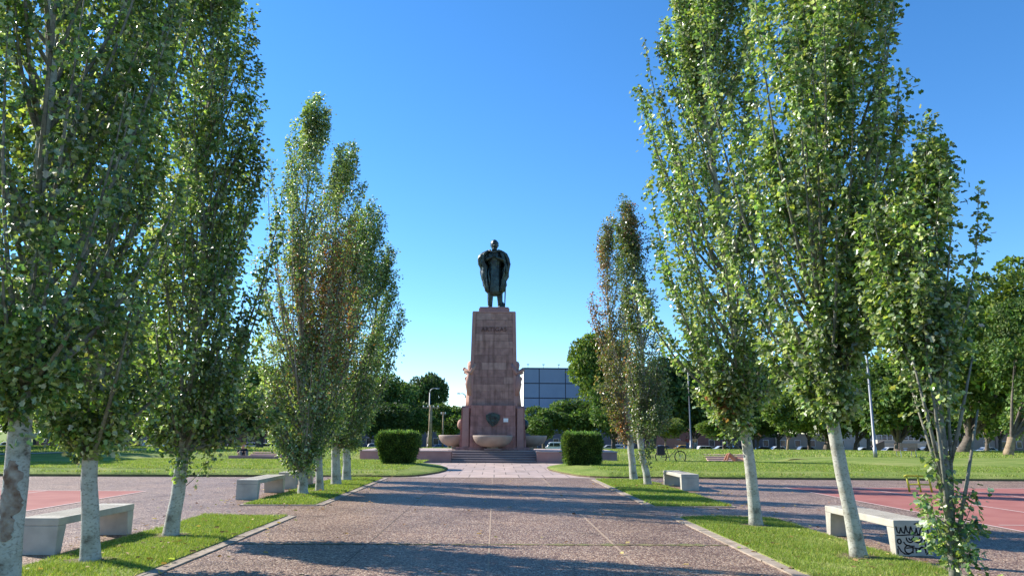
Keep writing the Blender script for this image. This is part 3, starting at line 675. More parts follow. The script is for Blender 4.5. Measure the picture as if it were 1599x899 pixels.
# ------------------------------------------------------------------ background trees
BG = [(.05, .09, .026), (.08, .14, .036), (.125, .195, .05), (.18, .24, .07)]
def crown_mesh(seed, n, shape, size, lobes=16):
    """unit crown: radius about 1, height about 2, centred at the origin; returns mesh data to share"""
    rng = np.random.default_rng(seed)
    if shape == 'round': C = norm(rng.normal(0, 1, (lobes, 3))) * rng.uniform(.35, .82, (lobes, 1)) * np.array([1, 1, .85]); Rr = rng.uniform(.28, .46, lobes)
    elif shape == 'tall': z = rng.uniform(-.85, .9, lobes); rad = (.62 - .45 * np.clip(z, 0, 1)) * np.sqrt(rng.random(lobes)); a = rng.uniform(0, 6.28, lobes); C = np.stack([rad * np.cos(a), rad * np.sin(a), z], 1); Rr = rng.uniform(.2, .36, lobes)
    elif shape == 'clump': C = norm(rng.normal(0, 1, (lobes, 3))) * (rng.random((lobes, 1)) ** .4) * np.array([.86, .86, .8]); Rr = rng.uniform(.13, .25, lobes)
    elif shape == 'flat': a = rng.uniform(0, 6.28, lobes); rad = np.sqrt(rng.random(lobes)) * .82; C = np.stack([rad * np.cos(a), rad * np.sin(a), rng.uniform(-.72, .62, lobes) * (1 - .35 * rad)], 1); Rr = rng.uniform(.2, .36, lobes)
    else: z = rng.uniform(-.9, .95, lobes); rad = (.5 - .42 * z) * rng.uniform(.3, 1, lobes); a = rng.uniform(0, 6.28, lobes); C = np.stack([rad * np.cos(a), rad * np.sin(a), z], 1); Rr = rng.uniform(.13, .25, lobes)
    li = rng.choice(lobes, n, p=Rr ** 2 / (Rr ** 2).sum()); d = norm(rng.normal(0, 1, (n, 3))); d[:, 2] = np.abs(d[:, 2]) * np.where(rng.random(n) < .72, 1, -1)
    P = C[li] + d * (Rr[li] * rng.uniform(.55, 1.08, n) ** .6)[:, None] * np.array([1, 1, .8])
    ax = norm(d + rng.normal(0, .7, (n, 3))); nr = d * .6 + rng.normal(0, .5, (n, 3)) + np.array([0, 0, .5])
    br = rng.uniform(.75, 1.25, lobes)
    tint = palette(rng, n, BG, (2, 4, 3, 1.5)) * br[li][:, None]
    o = leaves('crown', P, ax, nr, rng.uniform(.6, 1.3, n) * size, np.clip(tint, .005, .9), M['bgleaf'], None, HALF2, .2)
    me = o.data; bpy.data.objects.remove(o); return me, C
CR = {k: crown_mesh(*a) for k, a in dict(
    round=(101, 13000, 'round', .085, 26), round_b=(102, 13000, 'round', .085, 30), tall=(103, 12000, 'tall', .075, 30),
    flat=(104, 14000, 'flat', .08, 44), flat_b=(105, 15000, 'flat', .075, 50), cone=(106, 9000, 'cone', .075, 44), big=(107, 30000, 'clump', .05, 70), big_b=(108, 26000, 'clump', .05, 60)).items()}
def tinted(key, name, mul):
    me = CR[key][0].copy(); a = me.attributes['tint']; arr = np.empty(len(me.polygons) * 4, np.float32); a.data.foreach_get('color', arr)
    arr = arr.reshape(-1, 4); arr[:, :3] *= np.array(mul); a.data.foreach_set('color', arr.ravel()); CR[name] = (me, CR[key][1])
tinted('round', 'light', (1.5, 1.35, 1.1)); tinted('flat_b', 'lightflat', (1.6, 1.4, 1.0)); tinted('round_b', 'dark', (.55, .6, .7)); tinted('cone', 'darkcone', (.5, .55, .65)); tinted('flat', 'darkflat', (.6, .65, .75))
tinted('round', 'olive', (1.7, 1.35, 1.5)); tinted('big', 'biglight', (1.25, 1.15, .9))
def bg_tree(label, px, ytop, ybot, wpx, Y, key, tr=.25, bark='dbark', cat='tree', trunk_px=None, group='trees standing around the far side of the park', fork=None):
    """crown spans ytop..ybot (photo rows) and wpx wide at distance Y"""
    rd = random.Random(int(px * 7 + Y)); c1 = at(px, ytop, Y); c0 = at(px, ybot, Y); tx = at(trunk_px or px, 690, Y)
    z0 = H(tx.x, Y) - .05; T = thing('broadleaf_tree', label, cat, (tx.x, Y, z0), 0, group)
    rx = wpx / FPX * Y / 2 / math.cos(PITCH) * 1.02; rz = (c1.z - c0.z) / 2; cc_ = Vector((c1.x - tx.x, 0, (c1.z + c0.z) / 2 - z0))
    me, C = CR[key]; o = bpy.data.objects.new('crown', me); COL.objects.link(o); o.parent = T; o.location = cc_; o.scale = (rx * 1.12, rx * 1.12, rz * 1.14); o.rotation_euler = (0, 0, rd.uniform(0, 6.28))
    tk = MB(); bk = MB(); fz = max(.9, (cc_.z - rz) * .9 if not fork else fork)
    j = Vector((max(-.5, min(.5, cc_.x * .12)) + rd.uniform(-.1, .1), 0, fz))
    tk.tube([(0, 0, -.1), (0, 0, .25), tuple(j * .6), tuple(j)], [tr * 1.25, tr * .95, tr * .8, tr * .75], 10)
    M3 = Matrix.Rotation(o.rotation_euler.z, 3, 'Z')
    for i, c in enumerate(C[:8]):
        e = M3 @ Vector(c); e = Vector((e.x * rx, e.y * rx, e.z * rz * .6)) * .8 + cc_
        mid = j.lerp(e, .5) + Vector((rd.uniform(-.3, .3), rd.uniform(-.3, .3), -.05 * (e - j).length))
        bk.tube([tuple(j - Vector((0, 0, .1))), tuple(mid), tuple(e)], [tr * .4, tr * .24, tr * .08], 6, cap=False)
    tk.build('trunk', M[bark], T, smooth=True); bk.build('branches', M['dbark'], T, smooth=True)
    return T
TREES = [
 # left side
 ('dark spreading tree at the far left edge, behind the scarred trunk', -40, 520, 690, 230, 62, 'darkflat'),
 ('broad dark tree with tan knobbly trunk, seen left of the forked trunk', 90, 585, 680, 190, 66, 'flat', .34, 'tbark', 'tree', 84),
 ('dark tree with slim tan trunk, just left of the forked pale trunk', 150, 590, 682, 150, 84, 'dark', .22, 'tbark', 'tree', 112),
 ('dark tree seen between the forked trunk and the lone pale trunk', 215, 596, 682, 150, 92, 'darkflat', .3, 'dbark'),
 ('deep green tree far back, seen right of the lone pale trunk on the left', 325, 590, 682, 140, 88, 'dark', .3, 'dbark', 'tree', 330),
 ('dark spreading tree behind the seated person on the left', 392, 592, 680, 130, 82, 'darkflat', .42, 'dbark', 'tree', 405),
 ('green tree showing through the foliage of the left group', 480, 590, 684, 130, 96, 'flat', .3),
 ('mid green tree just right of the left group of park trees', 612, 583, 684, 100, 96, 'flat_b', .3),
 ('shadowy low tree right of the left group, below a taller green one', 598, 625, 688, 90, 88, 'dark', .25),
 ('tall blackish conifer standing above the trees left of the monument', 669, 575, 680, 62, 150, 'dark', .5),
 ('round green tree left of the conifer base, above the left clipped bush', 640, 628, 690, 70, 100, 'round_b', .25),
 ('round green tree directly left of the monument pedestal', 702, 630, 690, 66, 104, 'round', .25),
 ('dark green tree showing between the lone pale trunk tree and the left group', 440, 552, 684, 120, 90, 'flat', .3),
 # right side
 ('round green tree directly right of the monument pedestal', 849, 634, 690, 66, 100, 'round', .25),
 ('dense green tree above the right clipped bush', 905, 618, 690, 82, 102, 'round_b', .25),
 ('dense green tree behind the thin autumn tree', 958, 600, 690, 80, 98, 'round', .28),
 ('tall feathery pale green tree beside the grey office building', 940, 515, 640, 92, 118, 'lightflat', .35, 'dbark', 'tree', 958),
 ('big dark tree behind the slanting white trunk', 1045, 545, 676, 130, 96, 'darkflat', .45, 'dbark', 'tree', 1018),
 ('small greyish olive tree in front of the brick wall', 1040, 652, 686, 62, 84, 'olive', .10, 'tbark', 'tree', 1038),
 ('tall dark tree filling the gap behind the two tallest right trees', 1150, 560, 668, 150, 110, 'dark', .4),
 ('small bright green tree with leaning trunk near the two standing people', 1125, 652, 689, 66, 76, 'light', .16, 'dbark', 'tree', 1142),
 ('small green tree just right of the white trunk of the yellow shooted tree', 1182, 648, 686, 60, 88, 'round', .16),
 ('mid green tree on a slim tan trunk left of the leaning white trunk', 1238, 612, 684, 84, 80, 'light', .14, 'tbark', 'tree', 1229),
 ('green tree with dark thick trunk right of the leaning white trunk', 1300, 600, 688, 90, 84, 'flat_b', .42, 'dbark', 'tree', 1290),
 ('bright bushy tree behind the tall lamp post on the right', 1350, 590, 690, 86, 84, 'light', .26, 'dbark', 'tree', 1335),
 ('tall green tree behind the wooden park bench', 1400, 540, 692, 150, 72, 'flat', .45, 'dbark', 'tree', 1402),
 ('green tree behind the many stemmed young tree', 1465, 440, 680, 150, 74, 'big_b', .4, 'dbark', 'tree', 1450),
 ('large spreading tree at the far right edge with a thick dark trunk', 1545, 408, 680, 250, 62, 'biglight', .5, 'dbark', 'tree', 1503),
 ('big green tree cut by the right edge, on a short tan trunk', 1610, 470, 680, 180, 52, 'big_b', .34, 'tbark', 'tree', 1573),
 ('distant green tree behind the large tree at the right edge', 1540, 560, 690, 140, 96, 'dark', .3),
]
for a in TREES: bg_tree(*a)
for i, (x, y) in enumerate(((-33, 41), (-35, 50), (-41, 45), (-31, 58))):
    T = thing('broadleaf_tree', ('leafy tree standing past the left edge, shading the left lawn', 'leafy tree past the left edge, behind the one shading the lawn', 'outermost leafy tree past the left edge of the lawn', 'leafy tree past the left edge beyond the curved footpath')[i], 'tree', (x, y, .2), 0, 'trees standing around the far side of the park')
    o = bpy.data.objects.new('crown', CR['flat_b' if i % 2 else 'round'][0]); COL.objects.link(o); o.parent = T; o.location = (0, 0, 7.2); o.scale = (5, 5, 4.2); o.rotation_euler = (0, 0, i * 1.7)
    tk = MB(); tk.tube([(0, 0, -.1), (.05, 0, 2), (0, .1, 4.2)], [.36, .27, .24], 10)
    for a in range(6): tk.tube([(0, .1, 4), (1.3 * math.cos(a), 1.3 * math.sin(a), 5.6), (3 * math.cos(a), 3 * math.sin(a), 7.6)], [.14, .09, .03], 6)
    tk.build('trunk', M['dbark'], T, True)
# mixed far-off tree line behind the street
rd = random.Random(9)
k = 0
for px in (-130, -70, -10, 55, 110, 165, 215, 265, 310, 360, 410, 455, 505, 550):
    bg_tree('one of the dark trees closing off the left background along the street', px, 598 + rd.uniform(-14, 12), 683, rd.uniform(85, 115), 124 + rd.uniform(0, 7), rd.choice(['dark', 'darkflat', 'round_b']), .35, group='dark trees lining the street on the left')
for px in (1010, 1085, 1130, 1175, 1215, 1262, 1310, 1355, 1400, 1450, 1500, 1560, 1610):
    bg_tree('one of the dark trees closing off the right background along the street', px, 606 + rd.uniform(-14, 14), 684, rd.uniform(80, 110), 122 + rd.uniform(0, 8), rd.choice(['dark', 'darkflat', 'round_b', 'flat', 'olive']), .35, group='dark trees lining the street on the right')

# ------------------------------------------------------------------ clipped bushes
def bush(label, x, y, w_, d_, h_, seed, tp):
    rng = np.random.default_rng(seed); n = 26000
    T = thing('clipped_bush', label, 'bush', (x, y, .22), 0, 'clipped bushes flanking the monument steps')
    def surf(n):
        f = rng.random(n); u = rng.uniform(-1, 1, n); v = rng.uniform(-1, 1, n); P = np.empty((n, 3)); N = np.zeros((n, 3))
        a = f < .22; P[a] = np.stack([u[a], v[a], np.ones(a.sum())], 1); N[a] = (0, 0, 1)
        for lo, hi, ax_, sg in ((.22, .46, 0, 1), (.46, .66, 0, -1), (.66, .9, 1, -1), (.9, 1, 1, 1)):
            k = (f >= lo) & (f < hi); q = np.empty((k.sum(), 3)); q[:, ax_] = sg; q[:, 1 - ax_] = u[k]; q[:, 2] = v[k]; P[k] = q; N[k, ax_] = sg
        return P, N
    P, N = surf(n)
    # rounded box
    l = np.linalg.norm(P, axis=1, keepdims=True); m6 = (np.abs(P) ** 7).sum(1, keepdims=True) ** (1 / 7); P = P / m6
    zz = (P[:, 2] + 1) / 2; tap = tp + (1 - tp) * np.clip(zz * 1.5, 0, 1) ** .8
    lump = 1 + .03 * np.sin(P[:, 0] * 6 + seed) * np.sin(P[:, 2] * 5) + .02 * np.sin(P[:, 1] * 9)
    Q = np.stack([P[:, 0] * w_ / 2 * tap * lump, P[:, 1] * d_ / 2 * tap * lump, zz * h_], 1)
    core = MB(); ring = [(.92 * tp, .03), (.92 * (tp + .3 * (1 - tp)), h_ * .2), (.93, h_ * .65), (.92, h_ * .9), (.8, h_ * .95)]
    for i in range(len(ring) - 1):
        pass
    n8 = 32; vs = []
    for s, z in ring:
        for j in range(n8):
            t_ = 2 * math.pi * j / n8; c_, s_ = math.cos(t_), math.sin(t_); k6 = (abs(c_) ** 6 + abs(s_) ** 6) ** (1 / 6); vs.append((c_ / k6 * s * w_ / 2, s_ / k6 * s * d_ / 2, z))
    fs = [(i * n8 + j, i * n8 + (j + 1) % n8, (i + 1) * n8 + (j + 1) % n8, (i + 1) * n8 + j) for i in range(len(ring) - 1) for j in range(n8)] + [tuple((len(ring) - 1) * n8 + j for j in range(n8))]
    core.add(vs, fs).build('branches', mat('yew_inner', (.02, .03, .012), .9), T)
    Nn = norm(N * .7 + P * .5)
    ax = norm(Nn + rng.normal(0, .5, (n, 3)) + np.array([0, 0, .25])); nr = rng.normal(0, 1, (n, 3))
    Nn_ = Nn
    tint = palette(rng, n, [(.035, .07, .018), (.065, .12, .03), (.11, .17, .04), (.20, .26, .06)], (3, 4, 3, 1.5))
    tint = tint * (1 + .9 * np.clip((Q[:, 2:3] - h_ * .9) / (h_ * .1), 0, 1)) * (1 + .25 * np.sin(Q[:, :1] * 9 + seed) * np.sin(Q[:, 2:3] * 8))  # top leaves tinted lighter to paint in light from above
    Q += rng.normal(0, .02, Q.shape) + np.where(rng.random((n, 1)) < .05, Nn_ * rng.uniform(.02, .12, (n, 1)), 0)
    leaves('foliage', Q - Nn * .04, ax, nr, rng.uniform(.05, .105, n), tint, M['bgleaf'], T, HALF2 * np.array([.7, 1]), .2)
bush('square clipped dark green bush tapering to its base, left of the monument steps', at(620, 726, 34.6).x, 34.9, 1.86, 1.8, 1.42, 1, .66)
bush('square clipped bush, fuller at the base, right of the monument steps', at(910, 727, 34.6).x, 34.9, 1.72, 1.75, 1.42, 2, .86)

# ------------------------------------------------------------------ monument
MX, MY = -.10, 46.1
T = thing('monument', 'tall stepped pink granite monument pedestal with stone basins and low terrace walls', 'monument', (MX, MY, 0))
rd = random.Random(4)
PINK = [(.30, .18, .155), (.325, .20, .17), (.285, .17, .15), (.345, .225, .195), (.24, .145, .13), (.31, .19, .165), (.32, .195, .165)]
def courses(mb, w0, w1, d0, d1, z0, z1, ch, proud=.03, wide=1.2, pal=PINK):
    """courses of ashlar blocks round a battered square shaft"""
    n = round((z1 - z0) / ch)
    mb.tint = (.20, .12, .11); g = .035
    mb.add([(sx * (w - g), sy * (d - g), z) for z, w, d in ((z0, w0, d0), (z1 - .02, w1, d1)) for sx, sy in ((-1, -1), (1, -1), (1, 1), (-1, 1))],
           [(0, 1, 5, 4), (1, 2, 6, 5), (2, 3, 7, 6), (3, 0, 4, 7), (4, 5, 6, 7)])
    for i in range(n):
        za, zb = z0 + (z1 - z0) * i / n + .006, z0 + (z1 - z0) * (i + 1) / n - .006
        k = (i + .5) / n; w_, d_ = w0 + (w1 - w0) * k, d0 + (d1 - d0) * k
        for side in range(4):
            half, dep = (w_, d_) if side % 2 == 0 else (d_, w_)
            x = -half; first = True
            cuts = [-half]; off_ = (.5 if i % 2 else 0) * wide
            x = -half + (off_ if off_ else wide * rd.uniform(.75, 1.2))
            while x < half - .35: cuts.append(x); x += wide * rd.uniform(.75, 1.3)
            cuts.append(half)
            for a, b_ in zip(cuts[:-1], cuts[1:]):
                mb.tint = rd.choice(pal); pr_ = rd.uniform(0, .008)
                pa, pb = a + (.006 if a > -half else 0), b_ - (.006 if b_ < half else 0)
                q = [(pa, -dep - pr_, za), (pb, -dep - pr_, za), (pb, -dep - pr_, zb), (pa, -dep - pr_, zb), (pa, -dep + .05, za), (pb, -dep + .05, za), (pb, -dep + .05, zb), (pa, -dep + .05, zb)]
                cs, sn = [(1, 0), (0, 1), (-1, 0), (0, -1)][side]
                q = [(x_ * cs - y_ * sn, x_ * sn + y_ * cs, z_) for x_, y_, z_ in q]
                mb.add(q, [(0, 1, 2, 3), (3, 2, 6, 7), (0, 3, 7, 4), (1, 5, 6, 2), (4, 5, 1, 0)])
    mb.tint = None
# terrace and steps   (local coordinates from MX, MY)
DF = 42.45 - MY
cop = mat('pale_coping', (.40, .30, .27), .75, (3, .5, (.5, .38, .34)))
for (xa, xb, ya, yb) in ((-7.4, -2.32, 0, .55), (2.48, 7.0, 0, .55), (-7.4, -6.85, .56, 8), (6.45, 7.0, .56, 8)):
    tw = MB().bbox(xa, xb, DF + ya, DF + yb, -.05, .60, .015).build('terrace_wall', M['granite'], T)
    MB().bbox(xa - .04, xb + .03, DF + ya - .04 + (.095 if ya else 0), DF + yb + .04, .602, .665, .012).build('wall_coping', cop, tw)
MB().box(-6.84, 6.44, DF + 1.4, DF + 8, .0, .64).build('terrace_deck', M['flag'], T)
mb = MB()
for i in range(5): mb.box(-2.31, 2.47, DF + .02 + i * .32, DF + 1.8, -.02 + i * .001, .125 * (i + 1) - .012)
mb.build('steps', M['dgranite'], T)
mb = MB()
for i in range(5): mb.bbox(-2.308, 2.468, DF - .01 + i * .32, DF + .36 + i * .32, .125 * (i + 1) - .035, .125 * (i + 1) + .002, .008)
mb.build('step_nosing', mat('worn_nosing', (.27, .21, .20), .55, (4, .5, (.36, .29, .27))), T)
MB().box(-2.6, 2.6, DF + 1.75, DF + 3, .03, .66).build('landing', M['flag'], T)
# plinth
mb = MB()
courses(mb, 1.98, 1.86, 1.50, 1.42, .64, 3.08, .60, wide=1.5, pal=[(.28, .14, .125), (.305, .16, .14), (.265, .135, .12)])
mb.tint = (.30, .16, .14); mb.box(-1.90, 1.90, -1.46, 1.46, 3.08, 3.22, .05)
mb.box(-2.2, 2.2, -1.75, 1.75, .64, .82, .06)
mb.build('plinth', M['stone'], T)
mb = MB(); courses(mb, 1.36, 1.30, .30, .27, .82, 3.26, .60, wide=1.4, pal=[(.30, .155, .135), (.33, .175, .155), (.28, .145, .13)])
mb.v = [(x, y - 1.38, z) for x, y, z in mb.v]; mb.build('front_panel', M['stone'], T)
for s in (-1, 1): MB().box(s * 1.62 - .20, s * 1.62 + .20, -1.60, -1.3, .82, 3.10, .02).build('corner_pilaster', M['granite'], T)
# shaft
mb = MB(); courses(mb, 1.40, 1.28, 1.38, 1.26, 3.22, 8.86, .43, wide=1.25); mb.build('shaft', M['stone'], T)
mb = MB()
for sx in (-1, 1):
    for sy in (-1, 1):
        mb.add([(sx * (a + o1), sy * (b_ + o2), z) for z, a, b_ in ((3.22, 1.40, 1.38), (8.90, 1.28, 1.26)) for o1, o2 in ((-.16, .045), (.045, .045), (.045, -.16), (-.16, -.16))],
               [(0, 1, 5, 4), (1, 2, 6, 5), (2, 3, 7, 6), (3, 0, 4, 7), (4, 5, 6, 7)])
mb.build('corner_rib', M['granite'], T)
mb = MB(); mb.bbox(-1.31, 1.31, -1.29, 1.29, 8.86, 8.96, .02); mb.build('shaft_cap', M['granite'], T)
mb = MB(); mb.bbox(-.95, .95, -.95, .95, 8.96, 9.22, .05); mb.bbox(-.90, .90, -.90, .90, 9.22, 9.30, .03); mb.build('statue_block', M['granite'], T)
# lettering
fc = bpy.data.curves.new('inscription', 'FONT'); fc.body = 'ARTIGAS'; fc.size = .36; fc.extrude = .02; fc.align_x = 'CENTER'; fc.space_character = 1.1
fo = bpy.data.objects.new('tmp', fc); COL.objects.link(fo); dg = bpy.context.evaluated_depsgraph_get(); dg.update()
me = bpy.data.meshes.new_from_object(fo.evaluated_get(dg)); bpy.data.objects.remove(fo)
me.materials.clear(); me.materials.append(mat('aged_lettering', (.10, .05, .045), .6)); lo = bpy.data.objects.new('inscription', me); COL.objects.link(lo); lo.parent = T
lo.location = (0, -1.312, 7.72); lo.rotation_euler = (R(90), 0, 0)
# bronze shield with rays and the small white plaque
sh = MB(); pts = [(-.42, .26), (-.2, .36), (0, .40), (.2, .36), (.42, .26), (.40, .02), (.28, -.2), (0, -.40), (-.28, -.2), (-.40, .02)]
sh.prism([(x, y) for x, y in pts], 0, .06); sh.prism([(x * .8, y * .8) for x, y in pts], .06, .075)
sh.v = [(x, -1.70 - z, 2.42 + y) for x, y, z in sh.v]
sb = sh.build('shield', M['bronze'], T)
dt = MB()
for i in range(9):
    a = math.pi * (.05 + .9 * i / 8); dt.tube([(.13 * math.cos(a), -1.80, 2.44 + .10 * math.sin(a)), (.26 * math.cos(a), -1.80, 2.44 + .20 * math.sin(a))], .014, 6)
dt.tube([(.13 * math.cos(a), -1.79, 2.38 + .12 * math.sin(a)) for a in [2 * math.pi * k_ / 20 for k_ in range(20)]], .022, 6, closed=True)
dt.tube([(-.26, -1.79, 2.34), (-.1, -1.80, 2.18), (0, -1.80, 2.12), (.1, -1.80, 2.18), (.26, -1.79, 2.34)], .03, 6)
dt.build('shield_relief', mat('bronze_relief', (.05, .05, .05), .4, None, None, .5, .5), sb)
MB().bbox(.62, .90, -1.70, -1.672, 2.28, 2.50, .006).build('white_plaque', M['white'], T)
# basins: three half bowls growing out of the plinth
def basin(cx, cy):
    prof = [(.34, .66), (.38, .74), (.30, .80), (.34, .84), (.70, .90), (.98, 1.06), (1.12, 1.28), (1.17, 1.44), (1.165, 1.50), (1.12, 1.51), (1.08, 1.46), (.95, 1.25), (.6, 1.08), (.02, 1.02)]
    b_ = MB().lathe(prof, 40, cx, cy).build('basin', M['bowl'], T, smooth=True)
    MB().lathe([(1.02, 1.385), (.02, 1.386)], 32, cx, cy).build('basin_water', mat('still_water', (.03, .035, .03), .06), b_)
basin(0, -2.0); basin(-2.15, .1); basin(2.15, .1)
mb = MB(); mb.bbox(-.5, .5, -2.4, -1.7, .655, .76, .02); mb.build('basin_foot', M['dgranite'], T)
# masks above the side basins: left in the sunlit stone tone, right bronze
for s in (-1, 1):
    MB().ball((s * 1.98, 0, 2.15), .26, 12, 8, (.8, 1.2, 1.2)).build('spout_mask', M['bronze'] if s > 0 else M['litstone'], T, True)
# carved standing figures on the side faces
def robed(mb, x, y, z, h_, seed, face=1, arm=1):
    rr_ = random.Random(seed); ph_ = rr_.uniform(0, 6)
    f = lambda t_, z_: 1 + .10 * math.sin(7 * t_ + ph_ + z_ * 1.1) + .05 * math.sin(13 * t_ + ph_ * 2)
    prof = [(.20, 0), (.185, .1), (.165, .3), (.155, .45), (.135, .56), (.13, .60), (.15, .68), (.165, .76), (.15, .81), (.07, .845), (.05, .86)]
    mb.lathe([(r_ * h_ * .85, z + zz * h_) for r_, zz in prof], 22, x, y, sy=.9, fold=f)
    mb.ball((x + .01 * face, y, z + .925 * h_), .068 * h_, 12, 8, (.9, .85, 1.15)); mb.tube([(x, y, z + .84 * h_), (x, y, z + .90 * h_)], .042 * h_, 8)
    mb.ball((x + .075 * h_ * face, y, z + .92 * h_), .014 * h_, 6, 4)
    for sy in (-1, 1):
        sh_ = Vector((x, y + sy * .12 * h_, z + .79 * h_)); el = sh_ + Vector((.08 * face * h_ * (1 if sy * arm > 0 else .4), sy * .05 * h_, -.17 * h_)); hd = el + Vector((.13 * h_ * face, -sy * .06 * h_, (.07 if sy * arm > 0 else -.12) * h_))
        mb.tube([sh_, el, hd], [.05 * h_, .042 * h_, .028 * h_], 8); mb.ball(hd, .032 * h_, 8, 6)
    mb.tube([(x + .1 * h_ * face, y - .14 * h_, z + .66 * h_), (x + .12 * h_ * face, y - .16 * h_, z + .4 * h_), (x + .09 * h_ * face, y - .15 * h_, z + .2 * h_)], [.03 * h_, .06 * h_, .045 * h_], 8)
for s in (-1, 1):
    for q, (yy, hh, sd_) in enumerate(((-.85, 3.15, 1), (0, 3.4, 2), (.85, 3.1, 3))):
        mb = MB(); robed(mb, s * 1.12, yy, 3.22, hh, sd_ + (5 if s > 0 else 0), s, 1 if q % 2 else -1)
        mb.build('carved_figure', M['litstone'] if s < 0 else M['granite'], T, True)  # left figures carry the sun's warm tone in their stone colour

# ------------------------------------------------------------------ bronze statue
def apply_skin(name, V, E, Rd, material, parent, root=0, sub=2, smooth=True, extra=None):
    me = bpy.data.meshes.new(name); me.from_pydata(V, E, []); o = bpy.data.objects.new(name, me); COL.objects.link(o)
    md = o.modifiers.new('s', 'SKIN'); md.use_smooth_shade = True
    for i, v in enumerate(me.skin_vertices[0].data):
        r_ = Rd[i]; v.radius = r_ if hasattr(r_, '__len__') else (r_, r_); v.use_root = i == root
    sb_ = o.modifiers.new('u', 'SUBSURF'); sb_.levels = sub; sb_.render_levels = sub
    dg_ = bpy.context.evaluated_depsgraph_get(); dg_.update()
    m2_ = bpy.data.meshes.new_from_object(o.evaluated_get(dg_)); bpy.data.objects.remove(o)
    m2_.materials.clear(); m2_.materials.append(material)
    o2 = bpy.data.objects.new(name, m2_); COL.objects.link(o2)
    if parent: o2.parent = parent
    return o2
ST = thing('statue', 'dark bronze statue of a cloaked standing man with a sword, on the pedestal', 'statue', (MX - .02, MY, 9.30))
k = 1 / 176.0
def sx(px): return (px - 302) * k
def sz(py): return (845 - py) * k
MB().bbox(sx(200), sx(440), -.5, .5, 0, .06, .02).build('base_plate', M['bronze'], ST)
V = [(0, .02, sz(480)), (0, .02, sz(380)), (0, 0, sz(300)), (0, .0, sz(225)), (0, -.01, sz(190)), (sx(300), -.05, sz(150)), (sx(300), -.04, sz(115)),
     (sx(255), 0, sz(480)), (sx(262), -.03, sz(640)), (sx(258), .02, sz(760)), (sx(260), .03, sz(822)), (sx(250), -.22, sz(832)),
     (sx(350), 0, sz(480)), (sx(362), .02, sz(640)), (sx(370), .06, sz(760)), (sx(370), .06, sz(822)), (sx(385), -.2, sz(832)),
     (sx(222), 0, sz(222)), (sx(180), -.08, sz(300)), (sx(225), -.36, sz(285)), (sx(280), -.44, sz(262)), (sx(300), -.46, sz(258)),
     (sx(395), 0, sz(222)), (sx(430), -.08, sz(305)), (sx(380), -.36, sz(292)), (sx(320), -.42, sz(272)), (sx(305), -.44, sz(268))]
E = [(0, 1), (1, 2), (2, 3), (3, 4), (4, 5), (5, 6), (0, 7), (7, 8), (8, 9), (9, 10), (10, 11), (0, 12), (12, 13), (13, 14), (14, 15), (15, 16), (3, 17), (17, 18), (18, 19), (19, 20), (20, 21), (3, 22), (22, 23), (23, 24), (24, 25), (25, 26)]
Rd = [.36, .36, .40, .34, .16, .17, .2, .24, .22, .18, .15, .11, .24, .22, .18, .15, .11, .2, .17, .13, .10, .06, .2, .17, .13, .10, .06]
apply_skin('body', V, E, Rd, M['bronze'], ST)
hd = MB(); hd.ball((sx(301), -.05, sz(118)), .27, 20, 14, (.80, .92, 1.16)); hd.tube([(sx(301), -.29, sz(122)), (sx(301), -.36, sz(138)), (sx(301), -.29, sz(143))], [.03, .055, .03], 8)
hd.ball((sx(301), -.18, sz(165)), .12, 12, 8, (1, 1, .7))
for s in (-1, 1): hd.ball((sx(301) + s * .085, -.275, sz(117)), .03, 8, 6); hd.ball((sx(301) + s * .215, -.02, sz(125)), .055, 8, 6, (.5, .8, 1.2)); hd.tube([(sx(301) + s * .13, -.26, sz(111)), (sx(301) + s * .04, -.30, sz(112))], .02, 6)
hd.tube([(sx(301) - .07, -.28, sz(152)), (sx(301) + .07, -.28, sz(152))], .016, 6)
hd.v = [((x - sx(301)) * 1.12 + sx(301), (y + .05) * 1.12 - .05, (z - sz(175)) * 1.12 + sz(175)) for x, y, z in hd.v]; hd.build('head', M['bronze'], ST, True)
hr = MB(); hr.ball((sx(300), .03, sz(104)), .26, 16, 10, (.88, .92, .95)); hr.ball((sx(268), -.06, sz(108)), .085, 10, 6, (.6, 1, 1.4)); hr.ball((sx(334), -.05, sz(108)), .085, 10, 6, (.6, 1, 1.4)); hr.v = [((x - sx(301)) * 1.12 + sx(301), (y + .05) * 1.12 - .05, (z - sz(175)) * 1.12 + sz(175)) for x, y, z in hr.v]; hr.build('hair', M['bronze'], ST, True)
# tunic
def rings(tab, n, a0, a1, yf, fold):
    vs = []; full = abs(a1 - a0 - 2 * math.pi) < 1e-6; m_ = n if full else n + 1
    for (py, xl, xr) in tab:
        cx_, hw = (sx(xl) + sx(xr)) / 2, (sx(xr) - sx(xl)) / 2
        for j in range(m_):
            t_ = a0 + (a1 - a0) * j / n; r_ = 1 + fold * math.sin(11 * t_ + py * .012) + fold * .6 * math.sin(19 * t_ - py * .02)
            vs.append((cx_ + hw * r_ * math.cos(t_), yf * min(hw, .62) * r_ * math.sin(t_), sz(py)))
    fs = [(i * m_ + j, i * m_ + (j + 1) % m_, (i + 1) * m_ + (j + 1) % m_, (i + 1) * m_ + j) for i in range(len(tab) - 1) for j in range(n)]
    if full: fs += [tuple((len(tab) - 1) * m_ + j for j in range(m_)), tuple(reversed(range(m_)))]
    return vs, fs
tun = MB().add(*rings([(188, 262, 344), (200, 230, 385), (230, 212, 400), (290, 222, 392), (345, 240, 372), (400, 236, 376), (470, 226, 384), (560, 222, 392), (640, 224, 398), (672, 232, 396), (692, 250, 380)], 60, 0, 2 * math.pi, .80, .06))
tun.build('tunic', M['bronze'], ST, True)
